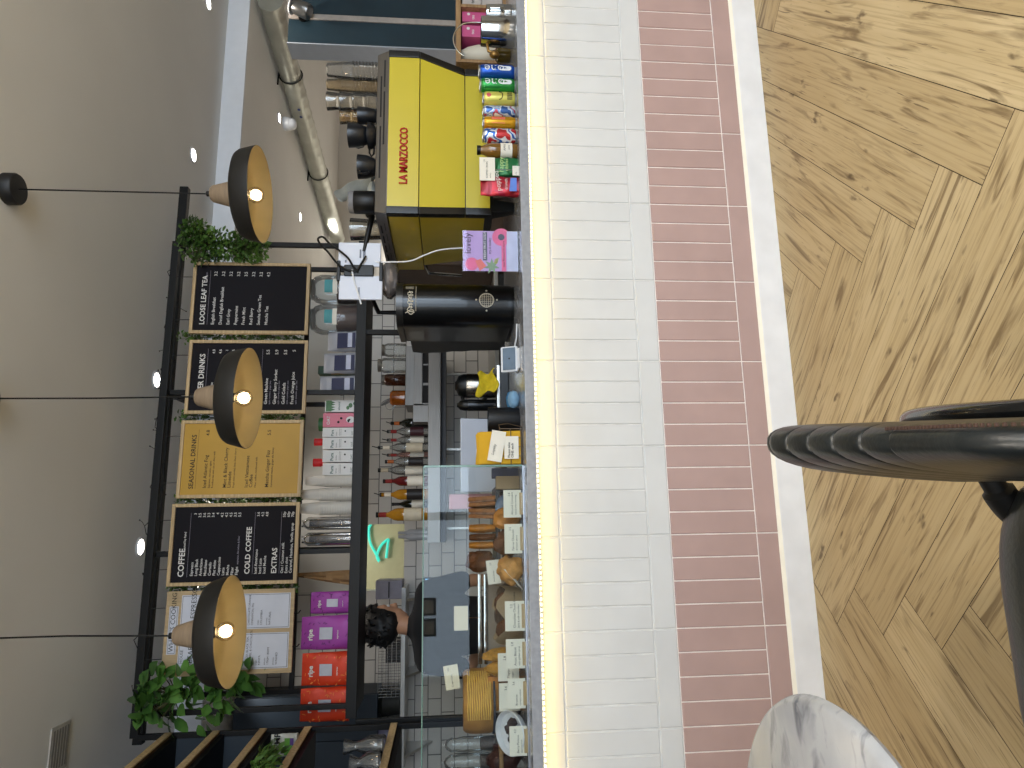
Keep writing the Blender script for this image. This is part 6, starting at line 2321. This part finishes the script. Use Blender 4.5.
# white paper disc leaning behind the cans
# ================================================================== left shelving unit
UX = -.865
t = thing('shelving_unit', 'black framed shelving unit with pine edged boards at the left end', 'shelving', (UX, 3.40, 0))
US = [(166, 727), (213, 735), (260, 730), (305, 724), (391, 722)]
uz = [at(x, y, 3.40).z for x, y in US]
for i, z in enumerate(uz):
    b = B()
    sk = -.055
    b.hexa([(-.34, -1.15, z-.028), (sk, -1.15, z-.028), (0, 0, z-.028), (-.34, 0, z-.028)], [(-.34, -1.15, z), (sk, -1.15, z), (0, 0, z), (-.34, 0, z)], .002)
    sp_ = part('shelf_board', b, mat('dark_shelf_board', '#4a3420', .6, var=.15, scale=10), t, 'dark brown board with pale edge')
    b = B()
    b.hexa([(sk, -1.15, z-.029), (sk+.006, -1.15, z-.029), (.006, 0, z-.029), (0, 0, z-.029)], [(sk, -1.15, z+.001), (sk+.006, -1.15, z+.001), (.006, 0, z+.001), (0, 0, z+.001)])
    part('pine_edge', b, WOODL, sp_)
    b = B()
    b.hexa([(-.34, -1.15, z-.05), (sk-.012, -1.15, z-.05), (-.012, 0, z-.05), (-.34, 0, z-.05)], [(-.34, -1.15, z-.0285), (sk-.012, -1.15, z-.0285), (-.012, 0, z-.0285), (-.34, 0, z-.0285)])
    part('support_bar', b, BLACK, sp_)
for x, y in ((-.012, .012), (-.33, .012), (-.07, -1.14), (-.33, -1.14)):
    b = B(); b.box(x-.012, x+.012, y-.012, y+.012, SLT if y < -.4 else 0, max(uz)+.12, .002)
    part('upright', b, BLACK, t)
b = B(); b.box(-.32, -.02, .0, .012, uz[3], max(uz), 0)
part('back_panel', b, NAVY, t, 'dark navy back panel')
# green and white pouch, carafes
pz = uz[3]
def unit_shelf(x0, x1, y0, y1, Y, z):
    X, Z, W, H = rect(x0, x1, y0, y1, Y)
    return X, W, Z+H-z
X, Z, W, H = rect(272, 300, 731, 756, 3.25)
t, W, H, ff = pouch('tea_pouch', 271, 302, 733, 757, 3.25, mat('white_green_foil', '#c4c6c0', .4, .1), 'white pouch with green and purple print on the left shelving unit', 'pouch', z=pz, thick=.4)
b = B()
b.poly([(-W*.35, ff(H*.1)-.002, H*.1), (W*.35, ff(H*.1)-.002, H*.1), (W*.35, ff(H*.4)-.002, H*.45), (-W*.35, ff(H*.4)-.002, H*.45)])
b.mi = 1
b.poly([(W*.05, ff(H*.1)-.003, H*.1), (W*.35, ff(H*.1)-.003, H*.1), (W*.35, ff(H*.2)-.003, H*.24), (W*.05, ff(H*.2)-.003, H*.24)])
b.mi = 2
b.text('HEMP', -W*.36, H*.62, .035, ff(H*.62)-.003, .02)
part('print', b, [mat('bright_green_print', '#5d9a3a', .5), mat('purple_print', '#5b3f86', .5), INK], t, None, None)
for i, (x0, y0, y1, Y, lab) in enumerate(((344, 735, 757, 3.12, 'clear glass carafe on the lowest board of the left shelving unit'), (350, 750, 776, 2.95, 'second clear glass carafe on the lowest board, at the left picture edge'))):
    X, Z, W, H = rect(x0, 386, y0, y1, Y)
    H = at(x0, (y0+y1)/2, Y).z-uz[4]
    r = W/2
    b = B(); b.lathe([(r*.9, 0), (r, .006), (r*.95, H*.4), (r*.45, H*.66), (r*.42, H*.74), (r*.75, H), (r*.72, H), (r*.39, H*.74), (r*.42, H*.66), (r*.9, H*.4), (r*.94, .01), (.001, .01)], seg=30, closed=False)
    single('glass_carafe', b, glass('carafe_glass', (.93, .94, .94), 1.6, .02, .94, .06), lab, 'carafe', (X, Y, uz[4]), group='glass carafes on the left shelving unit')
# mauve bowl behind the post
X, Z, W, H = rect(388, 410, 711, 748, 3.7)
b = B()
b.lathe([(.001, 0), (W*.3, .0), (W*.48, .05), (W*.5, .10), (W*.48, .10), (W*.44, .05), (.001, .012)], seg=36, closed=False)
b.xf(Matrix.Rotation(R(70), 4, 'X'))
zz = min(v.co.z for v in b.bm.verts)
b.xf(Matrix.Translation((0, 0, -zz)))
single('mauve_bowl', b, mat('mauve_enamel', '#77728a', .35), 'mauve bowl standing on edge on the wall shelf behind the black post', 'bowl', (at(399, 730, 4.98).x, 4.98, WSZ))
# dark wall cabinet high on the back wall at the left
cx0, cx1 = at(300, 790, 4.86).x, at(300, 697, 4.86).x
t = thing('wall_cabinet', 'dark navy wall cabinet on the tiles behind the left end', 'cabinet', ((cx0+cx1)/2, 4.86, 0))
cw = (cx1-cx0)/2
b = B(); b.box(-cw, cw, .02, YB-4.861, at(396, 720, 4.86).z+.12, 2.6, .002)
part('carcass', b, NAVY, t)
for s_ in (-1, 1):
    b = B(); b.box(s_*cw/2-cw/2+.002, s_*cw/2+cw/2-.002, 0, .02, at(396, 720, 4.86).z+.12, 2.598, .003)
    part('door', b, NAVY, t)

# ================================================================== plants
def leaf(b, p, d, up, L, W, fold=.25, droop=.3, n=4, rnd=random):
    """one leaf from point p along d: a pair of bent strips"""
    d = d.normalized()
    s_ = d.cross(up).normalized()
    up = s_.cross(d).normalized()
    wd = [0, .75, 1, .7, 0][:n+1]
    L3 = []
    for i in range(n+1):
        t_ = i/n
        c = p+d*L*t_-Vector((0, 0, 1))*L*droop*t_*t_
        h_ = W/2*wd[i]
        L3.append((c-s_*h_+up*h_*fold, c, c+s_*h_+up*h_*fold))
    vs_ = [[b.bm.verts.new(q) for q in r_] for r_ in L3]
    for A, C in zip(vs_, vs_[1:]):
        for i in (0, 1):
            f = b.bm.faces.new([A[i], A[i+1], C[i+1], C[i]])
            f.material_index = b.mi
def leafmat(name, c, c2):
    m = mat(name, c, .4, var=.1, scale=9)
    rp = [n_ for n_ in m.node_tree.nodes if n_.type == 'VALTORGB'][0]
    rp.color_ramp.elements[0].color = lin(c)+[1]
    rp.color_ramp.elements[1].color = lin(c2)+[1]
    return m
LEAFB = leafmat('broad_leaf_green', '#2f5222', '#5d8a3c')
LEAFS = leafmat('box_leaf_green', '#33521f', '#62833a')
STEM = mat('plant_stem', '#4a4a2a', .7, var=.2)
def bush(name, lab, cat, c, vols, nl, L, W, m, seed, droop=.4, pot=None, grp=None):
    rnd = random.Random(seed)
    t = thing(name, lab, cat, c, 0, grp)
    b = B()
    st = B()
    for k in range(nl):
        vx = vols[k % len(vols)]
        (ox_, oy, oz), (rx, ry, rz) = vx
        while True:
            q = Vector((rnd.uniform(-1, 1), rnd.uniform(-1, 1), rnd.uniform(-1, 1)))
            if q.length < 1:
                break
        p = Vector((ox_+q.x*rx, oy+q.y*ry, oz+q.z*rz))
        d = Vector((q.x+rnd.uniform(-.6, .6), q.y+rnd.uniform(-.9, .5), rnd.uniform(-.7, .5)))
        if d.length < .05:
            d = Vector((1, 0, 0))
        up = Vector((rnd.uniform(-.5, .5), rnd.uniform(-1, -.1), rnd.uniform(.2, 1)))
        s_ = rnd.uniform(.7, 1.15)
        leaf(b, p, d, up, L*s_, W*s_, .2, droop*rnd.uniform(.4, 1.2))
        if k % 6 == 0:
            st.tube([Vector((ox_*.7, oy*.7+.02, oz*.7)), p*.6+Vector((0, .01, .02)), p], .0022 if L > .04 else .001, 4)
    part('foliage', b, m, t, None, 60)
    part('stems', st, STEM, t, None)
    if pot:
        b = B(); b.lathe([(pot*.75, -.02), (pot, .10), (pot*.9, .10), (pot*.7, .0)], (0, .04, -.04), 20)
        part('pot', b, BLKPL, t)
    return t
c = at(190, 697, 3.42)
bush('hanging_plant', 'bushy broad leaved green plant at the left end of the overhead frame', 'plant', (c.x, 3.40, c.z),
     [((.0, 0, .10), (.11, .09, .10)), ((.07, -.03, .05), (.09, .09, .12)), ((-.02, .02, -.06), (.11, .09, .12)), ((.05, 0, -.14), (.08, .08, .09)), ((.09, .02, -.22), (.05, .06, .07)), ((.0, 0, .17), (.08, .07, .05))], 190, .075, .062, LEAFB, 4, .35)
c = at(222, 246, 3.38)
bush('box_foliage', 'dense small leaved green foliage at the right end of the overhead frame', 'plant', (c.x, 3.38, c.z),
     [((.0, 0, .10), (.10, .08, .12)), ((.0, 0, -.02), (.085, .08, .12)), ((-.01, 0, -.14), (.07, .06, .09)), ((.06, -.02, .13), (.07, .06, .07))], 1500, .028, .019, LEAFS, 9, .2)
for i, (yy, xa_, xb_, lab) in enumerate(((337, 183, 300, 'trailing green foliage between the first and second menu boards from the right'), (416.5, 180, 300, 'trailing green foliage between the second menu board and the yellow board'),
                                       (500, 178, 298, 'trailing green foliage between the yellow board and the coffee board'), (588, 170, 292, 'trailing green foliage between the coffee board and the pinned paper board'))):
    c = at((xa_+xb_)/2, yy, 3.50)
    hh = (at(xa_, yy, 3.50).z-at(xb_, yy, 3.50).z)/2
    bush('trailing_foliage', lab, 'plant', (c.x, 3.50, c.z), [((0, 0, hh*(u-1)), (.030, .03, hh*.18)) for u in (.1, .4, .7, 1.0, 1.3, 1.6, 1.9)], 420, .024, .017, LEAFS, 20+i, .3, grp='trailing foliage between the menu boards')
c = at(298, 757, 3.0)
bush('shelf_fern', 'small dark green trailing plant on the left shelving unit', 'plant', (c.x, 2.95, uz[3]+.05), [((0, 0, .0), (.06, .12, .045)), ((.02, -.1, -.01), (.05, .1, .04))], 260, .032, .013, LEAFS, 31, .5)
# bare twig garland with tiny lamps under the top rails
rnd = random.Random(2)
gz = at(160, 450, 3.50)
t = thing('twig_garland', 'thin dark twig garland strung under the top rails above the boards', 'garland', (.3, 3.50, at(158, 450, 3.50).z))
b = B()
g0, g1 = at(160, 715, 3.5).x-.3, at(175, 265, 3.5).x-.3
pts = []
for i in range(60):
    pts.append((g0+(g1-g0)*i/59, .02*math.sin(i*1.3), .018*math.sin(i*.9)+.012*math.sin(i*2.3)))
b.tube(pts, .0022, 5)
for i in range(1, 59, 2):
    p = Vector(pts[i])
    q = p+Vector((rnd.uniform(-.03, .03), rnd.uniform(-.02, .02), rnd.uniform(-.075, .05)))
    b.tube([p, p.lerp(q, .5)+Vector((rnd.uniform(-.012, .012), 0, 0)), q], .0014, 4)
    b.ball(q, .004, sub=1)
part('twigs', b, mat('dark_twig', '#2b2118', .8), t, None)

# ================================================================== marble table and leather chair in front
t = thing('round_table', 'round white marble table with grey veins at the lower left', 'table', (-.534, .948, 0))
mm = bpy.data.materials.new('veined_marble')
mm.use_nodes = True
n3 = mm.node_tree
pb3 = n3.nodes['Principled BSDF']
tc3 = n3.nodes.new('ShaderNodeTexCoord')
mp3 = n3.nodes.new('ShaderNodeMapping')
mp3.inputs['Rotation'].default_value = (0, 0, R(24))
mp3.inputs['Scale'].default_value = (1.0, 1.9, 2)
n3.links.new(tc3.outputs['Object'], mp3.inputs[0])
def nz3(scale, detail, dist, p0_, p1_):
    a = n3.nodes.new('ShaderNodeTexNoise')
    a.inputs['Scale'].default_value = scale
    a.inputs['Detail'].default_value = detail
    a.inputs['Distortion'].default_value = dist
    n3.links.new(mp3.outputs[0], a.inputs['Vector'])
    r_ = n3.nodes.new('ShaderNodeMapRange')
    r_.inputs[1].default_value = p0_
    r_.inputs[2].default_value = p1_
    n3.links.new(a.outputs['Fac'], r_.inputs[0])
    return r_.outputs[0]
def mx3(f, a, c_):
    m_ = n3.nodes.new('ShaderNodeMix')
    m_.data_type = 'RGBA'
    n3.links.new(f, m_.inputs[0])
    for s_, v in ((m_.inputs[6], a), (m_.inputs[7], c_)):
        if isinstance(v, list):
            s_.default_value = v
        else:
            n3.links.new(v, s_)
    return m_.outputs[2]
cc = mx3(nz3(5, 5, .8, .35, .7), lin('b4b5b6')+[1], lin('9b9da1')+[1])
cc = mx3(nz3(9, 8, 1.2, .56, .72), cc, lin('6c6e74')+[1])
cc = mx3(nz3(26, 6, .6, .58, .75), cc, lin('96989c')+[1])
n3.links.new(cc, pb3.inputs['Base Color'])
pb3.inputs['Roughness'].default_value = .22
b = B(); b.lathe([(.001, .716), (.285, .716), (.296, .720), (.300, .728), (.296, .736), (.288, .740), (.001, .740)], seg=96, closed=False)
part('marble_top', b, mm, t, 'white marble top with grey veins')
b = B(); b.lathe([(.001, 0), (.21, 0), (.21, .008), (.05, .022), (.032, .04), (.032, .68), (.06, .70), (.13, .706), (.13, .716), (.001, .716)], seg=40, closed=False)
part('pedestal', b, BLACK, t, 'black metal pedestal')

t = thing('leather_chair', 'black ribbed leather tub chair seen edge on in the foreground', 'chair', (0, .73, 0))
LEA = mat('worn_black_leather', '#1a1e1f', .36, var=.35, scale=14, bump=.12, bscale=160, spec=.5)
y0c, y1c = -.245, .240
def spine(s_):
    """centre line of the backrest from the near end to the far end: x, y, height of the rim, thickness"""
    x = .056+.056*s_
    y = y0c+(y1c-y0c)*s_
    e = min(s_, 1-s_)*(y1c-y0c)
    return x, y, e
NS, NT = 217, 34
def back(u, v):
    x, y, e = spine(u)
    rc = .075
    cut = rc-math.sqrt(max(0, rc*rc-(rc-min(e, rc))**2))
    top, bot = .794-cut, .455+cut*.2
    a = 2*PI*v
    ribs = abs(math.sin(PI*u*9))**.26 if u > .335 else 1
    th = (.025+.012*u)*min(1, .45+math.sqrt(min(1, e/.045))*.55)
    ca, sa = math.cos(a), math.sin(a)
    z = (top+bot)/2+(top-bot)/2*(abs(ca)**.55)*(1 if ca >= 0 else -1)
    hz = (z-bot)/(top-bot)
    lean = -(.008+.022*u)*(1-hz)
    bul = 1.05-.10*hz
    side = (abs(sa)**.8)*(1 if sa >= 0 else -1)
    if side < 0:
        dx = side*th*bul*(.76+.24*ribs)
    else:
        dx = side*th*.95
    zz = z-(.008*(1-ribs)*max(0, (ca-.4)/.6) if ca > .4 else 0)
    return (x+lean+dx, y, zz)
b = B()
vv = b.grid(NS, NT, back, True)
b.bm.faces.new(vv[0][::-1]); b.bm.faces.new(vv[-1])
part('backrest', b, LEA, t, 'upright ribbed leather backrest', 50)
# stitched piping and outer tube
b = B()
pts = []
for i in range(41):
    x, y, e = spine(i/40)
    rc = .075
    cut = rc-math.sqrt(max(0, rc*rc-(rc-min(e, rc))**2))
    pts.append((x+.012, y, .791-cut))
for i in range(34):
    u = .01+.34*i/33
    x, y, e = spine(u)
    rc = .075
    cut = rc-math.sqrt(max(0, rc*rc-(rc-min(e, rc))**2))
    b.cbox(x+.014, y, .789-cut, .0035, .0026, .003, .0006)
part('stitched_seam', b, mat('brown_piping', '#3f2a20', .7), t, 'brown stitched seam')
b = B()
b.tube(curve_pts([(.128, .16, .60), (.122, .06, .66), (.105, -.08, .69), (.088, -.20, .66), (.065, -.25, .50), (.0, -.25, .40)]), .011, 10)
part('frame_tube', b, mat('gloss_black_tube', '#0f1012', .2, .2, coat=.4), t, 'glossy black frame tube')
# seat
def seatf(u, v):
    a = 2*PI*v
    ca, sa = math.cos(a), math.sin(a)
    ex = .55
    rx, ry = .25, .245
    k = math.sin(PI*u)**.45 if 0 < u < 1 else 0
    zz = .405+.055*(-math.cos(PI*u))
    px = (abs(ca)**ex)*(1 if ca >= 0 else -1)*rx*k
    py = (abs(sa)**ex)*(1 if sa >= 0 else -1)*ry*k
    return (-.18+px, py-.005, .016+zz-.012*(1-min(1, (px/rx)**2+(py/ry)**2))*(1 if u > .6 else 0))
b = B(); b.grid(18, 48, seatf, True)
bmesh.ops.remove_doubles(b.bm, verts=b.bm.verts, dist=.0005)
part('seat', b, LEA, t, 'padded leather seat', 50)
b = B(); b.tube(curve_pts([(.075, .19, .475), (.04, .195, .455), (.01, .20, .43), (-.02, .19, .40), (-.1, .15, .36)]), [.016]*9+[.022]*16+[.016]*8, 10)
b.tube(curve_pts([(.035, -.20, .50), (.02, -.215, .46), (.0, -.215, .42), (-.05, -.20, .39), (-.1, -.15, .36)]), .012, 10)
b.box(-.36, -.03, -.16, .15, .335, .353, .004)
part('seat_frame', b, BLACK, t)
for sx, sy in ((-.37, -.19), (-.37, .18), (-.02, -.19), (-.02, .18)):
    b = B()
    o_ = -.05 if sx < -.2 else .06
    b.tube([(sx, sy*.9, .352), (sx+o_*.5, sy, .18), (sx+o_, sy*1.1, 0)], [.014, .012, .009], 10)
    part('leg', b, BLACK, t)
